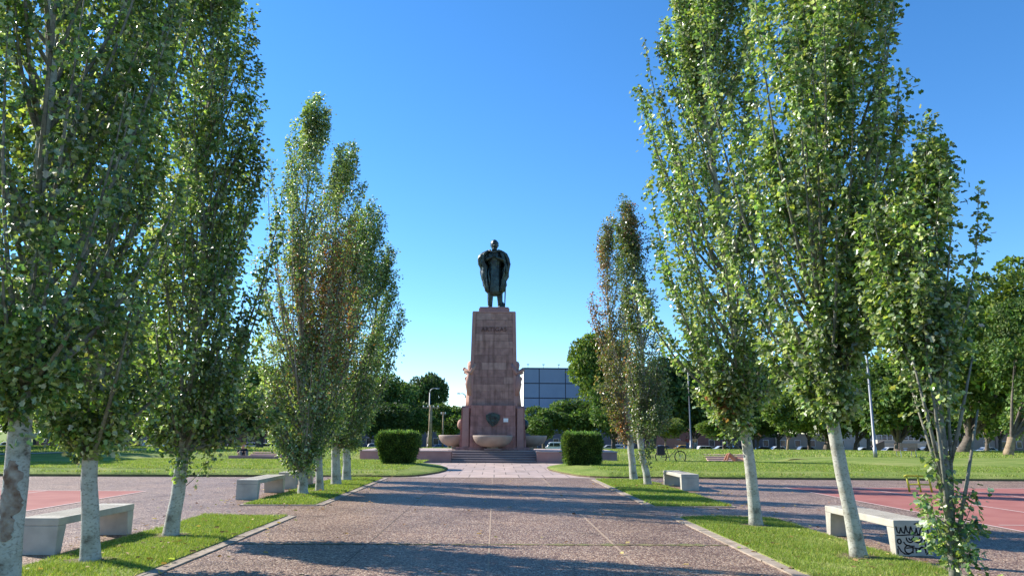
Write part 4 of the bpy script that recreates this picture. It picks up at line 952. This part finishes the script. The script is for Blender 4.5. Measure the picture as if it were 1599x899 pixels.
ck = MB().add(*rings([(186, 240, 372), (196, 206, 396), (214, 176, 410), (240, 146, 420), (270, 134, 436), (305, 130, 454), (335, 138, 464), (358, 154, 462), (385, 166, 450), (425, 162, 448), (470, 164, 450), (495, 172, 438), (530, 188, 424), (570, 192, 426), (600, 206, 412), (635, 212, 408), (655, 236, 384)], 84, R(-50), R(230), .98, .06))
co = ck.build('cloak', M['bronze'], ST, True)
sm = co.modifiers.new('s', 'SOLIDIFY'); sm.thickness = .06
# bunched drapery over the forearms and shoulders
dr = MB()
for pts_, r_ in (([(210, 205), (165, 240), (130, 290), (140, 340), (170, 370)], .10), ([(235, 195), (195, 225), (165, 265), (165, 310)], .09), ([(395, 205), (430, 235), (455, 290), (465, 350), (450, 430), (455, 490)], .10),
                 ([(400, 300), (430, 350), (440, 420), (425, 480)], .09), ([(300, 262), (350, 280), (400, 300), (440, 330)], .085), ([(230, 190), (290, 215), (350, 195), (395, 205)], .07),
                 ([(200, 440), (215, 520), (225, 600), (240, 655)], .06), ([(245, 390), (235, 450), (250, 540), (240, 620)], .06)):
    dr.tube([(sx(x), -.30 - .10 * math.sin(i * .9) - (.12 if 200 < x < 420 and y < 320 else 0), sz(y)) for i, (x, y) in enumerate(pts_)], [r_ * .6] + [r_] * (len(pts_) - 2) + [r_ * .5], 10)
dr.build('drapery_folds', M['bronze'], ST, True)
hnd = MB()
for i in range(5): hnd.tube([(sx(278) + .018 * i, -.50, sz(250) + .02 - .028 * i), (sx(290) + .02 * i, -.56, sz(252) - .028 * i), (sx(304), -.53, sz(262) - .02 * i)], [.024, .024, .018], 6)
hnd.build('hand', M['bronze'], ST, True)
sw = MB(); sw.tube([(sx(431), -.25, sz(470)), (sx(427), -.27, sz(580)), (sx(421), -.28, sz(838))], [.05, .045, .03], 8); sw.tube([(sx(412), -.25, sz(500)), (sx(450), -.25, sz(496))], .03, 6)
sw.build('sword', M['bronze'], ST, True)
MB().lathe([(.16, .06), (.17, .2), (.12, .38), (.04, .5)], 12, sx(398), .12, fold=lambda t_, z: 1 + .15 * math.sin(4 * t_)).build('tree_stump', M['bronze'], ST, True)

# ------------------------------------------------------------------ brick steps on the bank, low wall
def bank_steps(label, px, s):
    o = gr(px, 717, 0.0); T = thing('brick_steps', label, 'steps', (o.x, 46.2, 0), R(-10 * s), 'brick steps up the grass bank')
    mb = MB()
    for i in range(4): mb.bbox(-1.4, 1.4, i * .9, 4.2, -.02 + i * .002, .09 * (i + 1), .01)
    mb.build('treads', mat('pale_brick', (.42, .26, .21), .85, (6, .5, (.5, .34, .28))), T)
bank_steps('low pinkish brick steps on the bank right of the cargo bicycle', 1112, 1); bank_steps('low pinkish brick steps on the bank beside the person sitting on the left', 420, -1)
mb = MB(); a = at(358, 717, 44.4); mb.bbox(a.x, a.x + 3.0, 44.2, 44.5, -.02, .27, .02)
tagp(mb.build('low_wall', M['dgranite']), 'low dark stone wall in front of the sitting person on the left', 'wall')

# ------------------------------------------------------------------ people
def person(label, loc, rz, pose, top_col, leg_col, hair=True, scale=1):
    T = thing('person', label, 'person', loc, rz); s = scale
    if pose == 'stand':
        V = [(0, 0, .95), (0, 0, 1.12), (0, 0, 1.38), (0, 0, 1.48), (0, -.01, 1.58), (.09, 0, .90), (.11, -.01, .50), (.12, .02, .10), (.12, -.10, .04), (-.09, 0, .90), (-.12, -.02, .50), (-.13, .02, .10), (-.14, -.10, .04),
             (.17, 0, 1.40), (.24, .02, 1.13), (.20, -.12, .92), (.18, -.16, .84), (-.17, 0, 1.40), (-.25, .02, 1.13), (-.24, -.06, .88), (-.23, -.09, .80)]
        hc = (0, -.01, 1.64)
    elif pose == 'sit':      # sitting on the ground, knees up, looking down; faces -y
        V = [(0, .0, .14), (0, -.02, .30), (0, -.10, .52), (0, -.13, .60), (0, -.17, .67), (.10, -.05, .14), (.16, -.42, .42), (.13, -.66, .10), (.13, -.80, .04), (-.10, -.05, .14), (-.16, -.40, .44), (-.13, -.62, .10), (-.13, -.76, .04),
             (.18, -.10, .53), (.25, -.22, .34), (.12, -.42, .40), (.05, -.47, .42), (-.18, -.10, .53), (-.25, -.22, .34), (-.12, -.42, .40), (-.04, -.47, .42)]
        hc = (0, -.22, .73)
    else:                    # lying on the back, knees up, along +x
        V = [(0, 0, .13), (-.16, 0, .12), (-.42, 0, .13), (-.52, 0, .13), (-.60, 0, .14), (.06, -.10, .14), (.42, -.11, .48), (.62, -.11, .10), (.74, -.11, .06), (.06, .10, .14), (.38, .11, .50), (.52, .11, .10), (.64, .11, .06),
             (-.42, -.19, .12), (-.22, -.28, .16), (-.05, -.20, .24), (.0, -.12, .26), (-.42, .19, .12), (-.60, .34, .10), (-.72, .20, .10), (-.74, .1, .10)]
        hc = (-.69, 0, .15)
    E = [(0, 1), (1, 2), (2, 3), (3, 4), (0, 5), (5, 6), (6, 7), (7, 8), (0, 9), (9, 10), (10, 11), (11, 12), (2, 13), (13, 14), (14, 15), (15, 16), (2, 17), (17, 18), (18, 19), (19, 20)]
    Rd = [.13, .125, .15, .06, .055, .10, .065, .045, .035, .10, .065, .045, .035, .06, .045, .034, .03, .06, .045, .034, .03]
    V = [tuple(c_ * s for c_ in v) for v in V]; Rd = [r_ * s for r_ in Rd]
    apply_skin('body', V, E, Rd, M['skin'], T, 0, 2)
    hm = MB(); hm.ball(tuple(c_ * s for c_ in hc), .105 * s, 12, 8, (.85, .95, 1.15)); hm.ball((hc[0] * s, (hc[1] - .105) * s, hc[2] * s), .02 * s, 6, 4); hm.build('head', M['skin'], T, True)
    MB().ball((hc[0] * s, (hc[1] + .025) * s, (hc[2] + .03) * s), .112 * s, 12, 8, (.92, .92, 1.0)).build('hair', M['hair'], T, True)
    def cloth(name, idx, edges, grow, col):
        remap = {a: i for i, a in enumerate(idx)}; apply_skin(name, [V[i] for i in idx], [(remap[a], remap[b_]) for a, b_ in edges], [Rd[i] + grow * s for i in idx], mat(name + '_cloth', col, .9), T, 0, 2)
    if top_col: cloth('shirt', [1, 2, 13, 14, 17, 18, 0], [(0, 1) and (1, 2), (2, 13), (13, 14), (2, 17), (17, 18), (0, 1)], .018, top_col)
    if leg_col: cloth('trousers', [0, 5, 6, 7, 9, 10, 11], [(0, 5), (5, 6), (6, 7), (0, 9), (9, 10), (10, 11)], .015, leg_col)
    return T
Hz = lambda x, y: H(x, y)
p = at(377, 715, 45.1); person('person in dark clothes sitting on the ground behind the low dark wall', (p.x, 45.1, 0.02), R(30), 'sit', (.02, .02, .03), (.16, .15, .13), scale=1.12)
p = at(1086, 703, 92); person('person with a tan top standing right of the far lamp post', (p.x, 92, Hz(p.x, 92)), R(-20), 'stand', (.75, .36, .16), (.40, .38, .36))
p = at(1077.5, 703, 94); person('person in a dark red top standing half behind the far lamp post', (p.x - .3, 94, Hz(p.x, 94)), R(25), 'stand', (.50, .09, .06), (.16, .20, .34))
p = at(1146, 716, 45.4); person('person lying on the grass with knees raised behind the pale trunk on the right', (p.x, 45.0, .02), R(175), 'lie', (.50, .22, .14), (.35, .16, .10), scale=1.05)

# ------------------------------------------------------------------ cargo bicycle
def bicycle():
    p = at(1048, 718, 44.2); T = thing('bicycle', 'dark bicycle with a black box over its rear wheel, beyond the right lawn', 'bicycle', (p.x, 44.3, 0), R(4))
    for x in (-.58, .58):
        wl = MB(); wl.tube([(x + .33 * math.cos(a), 0, .34 + .33 * math.sin(a)) for a in [2 * math.pi * i / 28 for i in range(28)]], .03, 8, closed=True)
        wh = wl.build('wheel', M['rubber'], T, True)
        spk = MB()
        for i in range(12): a = math.pi * i / 6; spk.tube([(x, 0, .34), (x + .31 * math.cos(a), 0, .34 + .31 * math.sin(a))], .003, 4)
        spk.tube([(x, -.04, .34), (x, .04, .34)], .02, 8); spk.build('spokes', M['steel'], wh)
    fr = MB(); A, B_, C_, D_, Ee = (-.58, 0, .34), (-.10, 0, .30), (-.22, 0, .78), (.40, 0, .82), (.58, 0, .34)
    for a, b_ in ((A, B_), (A, C_), (B_, C_), (C_, D_), (B_, D_), (D_, Ee)): fr.tube([a, b_], .018, 8)
    fr.tube([(-.22, 0, .78), (-.25, 0, .90)], .014, 8); fr.tube([(.40, 0, .82), (.37, 0, .98)], .015, 8); fr.build('frame', M['black'], T, True)
    hb = MB(); hb.tube([(.30, -.28, .98), (.37, -.20, 1.02), (.38, 0, .98), (.37, .20, 1.02), (.30, .28, .98)], .014, 8); hb.build('handlebar', M['black'], T, True)
    MB().ball((-.26, 0, .92), .12, 10, 6, (1.2, .6, .35)).build('saddle', M['black'], T, True)
    MB().tube([(-.10, -.09, .14), (-.10, -.08, .30), (-.10, .08, .30), (-.10, .09, .46)], .012, 6).build('crank', M['steel'], T)
    MB().bbox(-.86, -.40, -.26, -.03, .42, .98, .05).build('cargo_box', M['black'], T)
bicycle()

# ------------------------------------------------------------------ park bench, yellow frame, posts, lamps
def park_bench():
    p = at(1419, 716, 47.5); T = thing('park_bench', 'slatted wooden park bench with backrest standing on the right hand lawn', 'bench', (p.x, 47.5, .27), R(3))
    MB_ = MB()
    for i in range(4): MB_.bbox(-.62, .62, .02 + i * .11, .11 + i * .11, .42, .45, .006)
    MB_.build('seat', M['wood'], T); b_ = MB()
    for i in range(4): b_.bbox(-.62, .62, -.06 - i * .015, -.03 - i * .015, .50 + i * .105, .59 + i * .105, .006)
    b_.build('backrest', M['wood'], T)
    for s in (-1, 1):
        g = MB(); g.tube([(s * .5, -.10, .92), (s * .5, -.01, .42), (s * .5, -.05, 0)], .02, 6); g.build('leg', M['steel'], T)
        g = MB(); g.tube([(s * .5, -.01, .41), (s * .5, .44, .41), (s * .5, .42, 0)], .02, 6); g.build('leg', M['steel'], T)
park_bench()
def yellow_frame():
    p = gr(1438, 768); T = thing('yellow_barrier', 'bright yellow tubular barrier at the edge of the right red court', 'barrier', (p.x, p.y, 0), R(-12))
    for x in (-.30, .0, .30):
        MB().tube([(x, 0, 0), (x - .05, 0, .46 if x else .50)], .03, 8).build('post', M['yellow'], T, True)
    MB().tube([(-.42, 0, .44), (-.35, 0, .47), (.30, 0, .46), (.36, 0, .40)], .028, 8).build('rail', M['yellow'], T, True)
    MB().tube([(-.34, 0, .22), (.28, 0, .22)], .022, 8).build('rail', M['yellow'], T, True)
yellow_frame()
def lamp_post(label, px, Y, ztop, arm=0, r_=.07, mtl='steel', head='disc', group='lamp posts'):
    p = at(px, 700, Y); z0 = H(p.x, Y); T = thing('lamp_post', label, 'lamp post', (p.x, Y, z0), 0, group); h_ = ztop - z0
    m_ = MB(); m_.tube([(0, 0, -.05), (0, 0, .6), (0, 0, .62), (0, 0, h_)], [r_ * 1.5, r_ * 1.4, r_, r_ * .65], 12); m_.build('post', M[mtl], T, True)
    if arm:
        MB().tube([(0, 0, h_ - .1), (arm * .12, 0, h_ + .35), (arm * .5, 0, h_ + .6), (arm, 0, h_ + .62)], [r_ * .65, r_ * .6, r_ * .5, r_ * .5], 8).build('arm', M[mtl], T, True)
        hx, hz = arm * 1.25, h_ + .60
    else: hx, hz = 0, h_ + .08
    l = MB()
    if head == 'disc': l.lathe([(.10, hz - .08), (.30, hz - .02), (.32, hz + .03), (.12, hz + .12)], 16, hx, 0)
    else: l.ball((hx, 0, hz), .3, 12, 6, (1.3, .5, .3))
    ld = l.build('lamp_head', M[mtl], T, True); MB().lathe([(.22, hz - .10), (.20, hz - .06)], 12, hx, 0).build('lens', M['lamp_glass'], ld)
lamp_post('slim steel lamp post on the right lawn, rising into the tree crown', 1366, 46.6, 8.2, 0, .085)
lamp_post('tall slim lamp post where the two people stand', 1079, 90, 9.5, 0, .11)
lamp_post('street lamp with curved arm to the right, above the trees left of the pedestal', 669, 112, 7.6, .9, .13, 'steel', 'cobra')
lamp_post('street lamp with arm curving left, beside the pedestal', 726, 118, 7.2, -.9, .13, 'steel', 'cobra')
lamp_post('slim post with a lamp between the trees right of the lone left trunk', 437, 78, 5.4, 0, .06)
def pole(label, px, Y, ztop, r_, mtl='tbark', cross=False):
    p = at(px, 700, Y); z0 = H(p.x, Y); T = thing('utility_pole', label, 'pole', (p.x, Y, z0), 0)
    MB().tube([(0, 0, -.05), (0, 0, ztop - z0)], [r_ * 1.2, r_ * .8], 12).build('shaft', M[mtl], T, True)
    c = MB(); zz = ztop - z0 - .3
    c.box(-.9, .9, -.06, .06, zz, zz + .12) if cross else c.box(-.3, .3, -.05, .05, zz, zz + .1)
    c.build('crossarm', M['wood'], T)
    for x in ((-.8, -.3, .3, .8) if cross else (-.22, .22)): MB().lathe([(.05, zz + .10), (.07, zz + .2), (.03, zz + .3)], 8, x, 0).build('insulator', M['white'], T)
pole('thick tan utility pole with a crossarm left of the pedestal', 671, 82, 4.6, .20, cross=True)
pole('thin tan pole between the tan utility pole and the pedestal', 691, 86, 4.0, .10)

# ------------------------------------------------------------------ cars along the street
CARC = dict(white=(.72, .73, .74), silver=(.42, .44, .47), black=(.02, .02, .025), blue=(.04, .09, .22), grey=(.13, .14, .15), red=(.30, .03, .03), yellow=(.65, .38, .03), paleblue=(.30, .42, .55))
def car_proto(kind):
    T = bpy.data.objects.new('parked_car' if kind != 'van' else 'parked_van', None); COL.objects.link(T)
    paint = mat('car_paint', (.5, .5, .5), .3, None, None, .5, 0, .6)
    if kind == 'van': prof = [(-2.4, .35), (-2.42, .9), (-2.35, 1.85), (-2.2, 2.0), (1.0, 2.0), (1.35, 1.85), (1.75, 1.15), (2.3, .95), (2.4, .6), (2.38, .35)]; W_ = .92
    elif kind == 'hatch': prof = [(-1.95, .30), (-2.0, .75), (-1.9, .98), (-1.6, 1.42), (-1.3, 1.50), (.25, 1.48), (.55, 1.38), (1.05, .98), (1.75, .82), (1.98, .62), (1.98, .30)]; W_ = .86
    else: prof = [(-2.2, .30), (-2.22, .80), (-2.1, .98), (-1.55, 1.05), (-1.0, 1.42), (-.7, 1.47), (.35, 1.46), (.6, 1.36), (1.15, .98), (2.0, .84), (2.2, .62), (2.2, .30)]; W_ = .88
    bm = bmesh.new(); rows_ = []
    for yy in (-W_, -W_ + .06, W_ - .06, W_):
        ed = abs(abs(yy) - W_) < .01; rr_ = []
        for x, z in prof:
            tw = .13 * max(0, (z - .95)) / .5; rr_.append(bm.verts.new(((x * (.985 if ed else 1)), math.copysign(abs(yy) - tw - (0 if not ed else 0), yy), z - (.03 if ed and z > .9 else 0))))
        rows_.append(rr_)
    n = len(prof)
    for a, b_ in zip(rows_[:-1], rows_[1:]):
        for i in range(n): bm.faces.new((a[i], a[(i + 1) % n], b_[(i + 1) % n], b_[i]))
    bm.faces.new(rows_[0][::-1]); bm.faces.new(rows_[-1]); bmesh.ops.recalc_face_normals(bm, faces=bm.faces)
    me = bpy.data.meshes.new('body'); bm.to_mesh(me); bm.free(); me.materials.append(paint); bo = bpy.data.objects.new('body', me); COL.objects.link(bo); bo.parent = T
    def side(x0, x1, zt_, zb, s, sl0, sl1):
        y = lambda z: s * (W_ - .13 * max(0, z - .95) / .5 + .012); 
        return MB().add([(x0, y(zb), zb), (x1, y(zb), zb), (x1 - sl1, y(zt_), zt_), (x0 + sl0, y(zt_), zt_)], [(0, 1, 2, 3)])
    wz = dict(van=((.55, 1.45, 1.8, 1.2, 0, .35), (-.7, .45, 1.8, 1.2, 0, 0)), hatch=((-.45, .82, 1.40, 1.0, .0, .38), (-1.5, -.52, 1.40, 1.0, .18, 0)), sedan=((-.3, .92, 1.38, 1.02, 0, .42), (-1.25, -.37, 1.38, 1.02, .32, 0)))[kind]
    for s in (-1, 1):
        for w_ in wz: side(w_[0], w_[1], w_[2], w_[3], s, w_[4], w_[5]).build('window', M['glass'], T)
    fx = dict(van=((1.37, 1.82), (1.73, 1.19)), hatch=((.60, 1.36), (1.02, 1.02)), sedan=((.65, 1.34), (1.12, 1.02)))[kind]; wd = W_ - .2
    MB().add([(fx[0][0] + .02, -wd, fx[0][1]), (fx[0][0] + .02, wd, fx[0][1]), (fx[1][0] + .02, wd + .05, fx[1][1]), (fx[1][0] + .02, -wd - .05, fx[1][1])], [(0, 1, 2, 3)]).build('windscreen', M['glass'], T)
    for x in (-1.35, 1.35):
        for s in (-1, 1):
            wm = MB().lathe([(.20, -.10), (.31, -.10), (.33, -.05), (.33, .08), (.30, .11), (.2, .11)], 20); wm.v = [(x + a, s * (W_ - .06) + c_ * s, .32 + b_) for a, b_, c_ in wm.v]
            wo = wm.build('wheel', M['rubber'], T, True)
            rm = MB().lathe([(.02, .115), (.19, .118), (.2, .06)], 16); rm.v = [(x + a, s * (W_ - .06) + c_ * s, .32 + b_) for a, b_, c_ in rm.v]; rm.build('rim', M['rim'], wo)
    ex = prof[-2][0]
    for s in (-1, 1):
        MB().bbox(ex - .16, ex + .012, s * (W_ - .22) - .16, s * (W_ - .22) + .16, .62, .78, .02).build('headlight', M['head_lens'], T)
        MB().bbox(prof[1][0] - .012, prof[1][0] + .1, s * (W_ - .16) - .12, s * (W_ - .16) + .12, .76, .94, .02).build('tail_light', M['red_lens'], T)
    return T
def copy_tree(o, parent=None):
    c = o.copy(); COL.objects.link(c)
    if parent: c.parent = parent
    for ch in list(o.children): copy_tree(ch, c)
    return c
protos = {k_: car_proto(k_) for k_ in ('hatch', 'sedan', 'van')}; used = set()
paints = {k_: mat('paint_' + k_, v, .3, None, None, .5, 0, .6) for k_, v in CARC.items()}
CARS = [('blue', 'sedan', 96, 150, 0, 'behind the knobbly tan trunk on the left'), ('paleblue', 'hatch', 240, 150, 0, 'left of the lone pale trunk, far off'), ('white', 'sedan', 178, 144, 12, 'seen just right of the forked trunk'), ('blue', 'hatch', 372, 146, 0, 'left of the thick dark trunk'),
        ('silver', 'sedan', 392, 152, 180, 'directly beside the thick dark trunk on the left'), ('white', 'hatch', 424, 142, 0, 'right of the thick dark trunk on the left'), ('silver', 'hatch', 590, 148, 0, 'below the shadowy tree left of the monument'), ('blue', 'sedan', 690, 143, 0, 'between the utility pole and the left basin'),
        ('white', 'van', 868, 144, 180, 'between the right basin and the right clipped bush'), ('silver', 'sedan', 955, 146, 0, 'right of the right clipped bush'), ('white', 'hatch', 971, 152, 0, 'just left of the autumn tree trunk'), ('grey', 'sedan', 1037, 148, 0, 'below the small olive tree'),
        ('yellow', 'hatch', 1064, 150, 180, 'in front of the brick wall, the only yellow one'), ('white', 'hatch', 1104, 140, 0, 'right of the two standing people'), ('silver', 'sedan', 1130, 142, 0, 'below the small bright green tree'), ('black', 'hatch', 1150, 150, 180, 'below the trunk of the small bright tree'),
        ('black', 'sedan', 1193, 136, 0, 'right of the white trunk of the yellow shooted tree'), ('white', 'sedan', 1213, 140, 180, 'at the foot of the slim tan trunk'), ('grey', 'hatch', 1262, 138, 0, 'left of the leaning white trunk'), ('silver', 'sedan', 1352, 134, 0, 'behind the tall lamp post'),
        ('white', 'hatch', 1388, 136, 180, 'left of the wooden park bench'), ('blue', 'hatch', 1427, 134, 0, 'right above the wooden park bench'), ('grey', 'sedan', 1492, 126, 0, 'left of the thick dark trunk on the right'), ('white', 'hatch', 1526, 128, 180, 'just right of the thick dark trunk on the right'),
        ('paleblue', 'sedan', 1552, 126, 0, 'left of the tan trunk on the right'), ('silver', 'sedan', 1600, 124, 180, 'at the right edge beyond the tan trunk'), ('white', 'hatch', 20, 140, 0, 'at the far left edge behind the scarred trunk'), ('grey', 'hatch', 300, 146, 0, 'right of the lone pale trunk, in deep shade')]
for col_, kd, px, Y, rz, where in CARS:
    o = protos[kd] if kd not in used else copy_tree(protos[kd]); used.add(kd)
    p = at(px, 695, Y); Z_ = -1.86 if Y > 132 else -1.72
    o.location = (p.x, max(Y, 134), Z_); o.rotation_euler = (0, 0, R(rz))
    nm = dict(paleblue='pale blue').get(col_, col_); tagp(o, f'{nm} {"van" if kd=="van" else "car"} parked {where}', 'van' if kd == 'van' else 'car', 'cars parked along the far street')
    for ch in o.children:
        if ch.name.startswith('body'):
            ch.data = ch.data.copy(); ch.data.materials[0] = paints[col_]

# ------------------------------------------------------------------ buildings beyond the street
def office():
    Y = 215; a, b_ = at(818, 575, Y), at(948, 575, Y); zt_ = a.z; W_ = b_.x - a.x; z0 = -1.8
    T = thing('office_building', 'large windowless building clad in blue grey panels, right of the monument', 'building', (a.x, Y, z0)); h_ = zt_ - z0
    mb = MB(); mb.box(0, W_, .12, 30, 0, h_ - .05); mb.build('wall', mat('white_render', (.72, .70, .66), .8, (1, .5, (.62, .6, .56))), T)
    xs_ = [0] + [at(x, 600, Y).x - a.x for x in (842, 883, 924)] + [W_]; zs_ = [0, at(818, 637, Y).z - z0, at(818, 621, Y).z - z0, at(818, 598, Y).z - z0, h_]
    pm = mat('blue_grey_cladding', (.125, .175, .285), .45, (.4, .6, (.155, .21, .33)), None, .5); fr = mat('dark_frame', (.02, .025, .05), .5)
    for i in range(len(xs_) - 1):
        for j in range(len(zs_) - 1):
            x0, x1, za, zb = xs_[i] + .12, xs_[i + 1] - .12, zs_[j] + .12, zs_[j + 1] - .12; pn = MB()
            n = max(1, int((zb - za) / 2.2))
            for q in range(n): pn.box(x0, x1, -.05, .1, za + (zb - za) * q / n + .03, za + (zb - za) * (q + 1) / n - .03)
            pn.build('cladding_panel', pm, T)
    f = MB(); f.box(-.05, W_ + .05, .06, .119, 0, h_); f.box(-.1, W_ + .1, -.08, .4, h_, h_ + .25); f.build('frame', fr, T)
    for i in range(6):
        x = 1.2 + i * (W_ - 2) / 5; m_ = MB(); m_.tube([(x, .3, h_ + .2), (x, -.6, h_ + 1.1)], .07, 6); m_.box(x - .35, x + .35, -1.0, -.4, h_ + 1.0, h_ + 1.2); m_.build('roof_floodlight', M['steel'], T)
    g = MB(); g.box(-.2, 7, -14, -2, 0, 7.6); g.build('annex', mat('glazed_annex', (.22, .30, .38), .25, (2, .5, (.3, .4, .48)), None, .6), T)
    g = MB()
    for i in range(8): g.box(-.2 + i, -.1 + i, -14.06, -14.0, 0, 7.6)
    for i in range(4): g.box(-.2, 7, -14.06, -14.0, 1.9 * i + .5, 1.9 * i + .62)
    g.build('annex_frame', fr, T)
office()
FAC = [(.26, .22, .18), (.18, .10, .085), (.34, .32, .29), (.10, .095, .10), (.22, .165, .13), (.11, .12, .15)]
def house(label, x, w_, h_, col, roof, seed, Y=166):
    rr_ = random.Random(seed); T = thing('town_house', label, 'building', (x, Y, -1.75), 0, 'low buildings lining the far street')
    MB().box(0, w_, 0, 12, 0, h_).build('wall', mat('facade_' + str(seed), col, .85, (.8, .5, tuple(c_ * .82 for c_ in col))), T)
    r_ = MB()
    if roof == 'pitched': r_.prism_x([(-.4, h_), (12.4, h_), (6, h_ + 2.6)], -.3, w_ + .3)
    else: r_.box(-.15, w_ + .15, -.2, 12.2, h_ + .003, h_ + .35)
    r_.build('roof', mat('roof_' + str(seed), (.33, .15, .10) if roof == 'pitched' else tuple(c_ * .8 for c_ in col), .85, (3, .5, (.25, .12, .08) if roof == 'pitched' else col)), T)
    nf = max(1, int(h_ / 3)); nw = max(2, int(w_ / 3.2)); wm = mat('window_frame', (.5, .5, .48), .6)
    for j in range(nf):
        for i in range(nw):
            cx_ = (i + .5) * w_ / nw; z0 = .9 + j * 3 if j or rr_.random() > .25 else .05; z1 = 2.4 + j * 3
            f_ = MB(); f_.box(cx_ - .65, cx_ + .65, -.05, .02, z0, z1); fo_ = f_.build('window' if z0 > .5 else 'door', wm, T)
            MB().box(cx_ - .56, cx_ + .56, -.07, -.051, z0 + .09, z1 - .09).build('pane', M['glass'], fo_)
HS = ['cream flat roofed building', 'dark red brick building', 'white rendered house', 'charcoal grey shed', 'tan building with tiled roof', 'blue grey warehouse']
x = -100; i = 0
DESC = ['at the left edge', 'second from the left edge', 'behind the knobbly tan trunk', 'behind the forked trunk', 'between the forked and the lone trunk', 'behind the lone pale trunk', 'behind the sitting person', 'behind the left group of trees', 'just left of the monument', 'behind the monument',
        'behind the right clipped bush', 'behind the autumn tree', 'behind the two standing people', 'behind the yellow shooted tree', 'behind the leaning white trunk', 'behind the park bench', 'behind the young many stemmed tree', 'near the right edge', 'at the right edge']
while x < 118:
    w_ = rd.uniform(8, 15); kk = rd.randrange(6)
    if -2 < x < 38: kk = 3 if x > 25 else 5; h_ = 3.6
    else: h_ = rd.choice([3.4, 4.2, 6.2, 6.6])
    house(f'{HS[kk]} across the street {DESC[min(i, 18)]}', x, w_ - .05, h_, FAC[[0, 1, 2, 3, 4, 5][kk]] if kk != 0 else FAC[0], 'pitched' if kk in (4, 1) else 'flat', 50 + i, 166 + rd.uniform(0, 1.5)); x += w_; i += 1
# brick ramp wall, boundary walls
def wall(name, label, pts, h0, h1, material, th=.3, cat='wall'):
    mb = MB(); (x0, y0, z0), (x1, y1, z1) = pts
    mb.add([(x0, y0, z0), (x1, y1, z1), (x1, y1 + th, z1), (x0, y0 + th, z0), (x0, y0, z0 + h0), (x1, y1, z1 + h1), (x1, y1 + th, z1 + h1), (x0, y0 + th, z0 + h0)], [(3, 2, 1, 0), (4, 5, 6, 7), (0, 1, 5, 4), (1, 2, 6, 5), (2, 3, 7, 6), (3, 0, 4, 7)])
    tagp(mb.build(name, material), label, cat)
a = at(1022, 690, 158); b_ = at(1084, 690, 158)
wall('brick_wall', 'sloping red brick wall behind the yellow car', ((a.x, 158, -1.8), (b_.x, 158, -1.8)), 3.8, 1.4, M['brick'])
def grandstand():
    a = at(1484, 690, 120); T = thing('concrete_stand', 'pale concrete stepped stand topped by a blue grey railing, behind the thick dark trunk', 'stand', (a.x, 140, -1.8), R(-4))
    m_ = MB(); m_.prism_x([(0, 0), (0, .9), (1.2, .9), (1.2, 1.5), (2.4, 1.5), (2.4, 2.1), (3.6, 2.1), (3.6, 2.7), (6, 2.7), (6, 0)], 0, 12); m_.build('tiers', mat('pale_concrete', (.52, .47, .40), .85, (1, .5, (.42, .38, .33))), T)
    r_ = MB()
    for i in range(13): r_.tube([(i, 3.9, 2.7), (i, 3.9, 4.0)], .035, 6)
    for z in (3.1, 3.55, 4.0): r_.tube([(0, 3.9, z), (12, 3.9, z)], .03, 6)
    r_.build('railing', mat('blue_grey_rail', (.30, .38, .48), .5), T)
    m_ = MB(); m_.add([(-5, .5, 0), (-.1, .5, 0), (-.1, .5, 2.6), (-5, .5, .5), (-5, .8, 0), (-.1, .8, 0), (-.1, .8, 2.6), (-5, .8, .5)], [(0, 1, 2, 3), (7, 6, 5, 4), (3, 2, 6, 7), (0, 3, 7, 4), (1, 5, 6, 2)]); m_.build('ramp_wall', M['dgranite'], T)
grandstand()
mb = MB(); a = at(678, 690, 130); hz_ = at(700, 626, 200)
print('objects', len(bpy.data.objects))
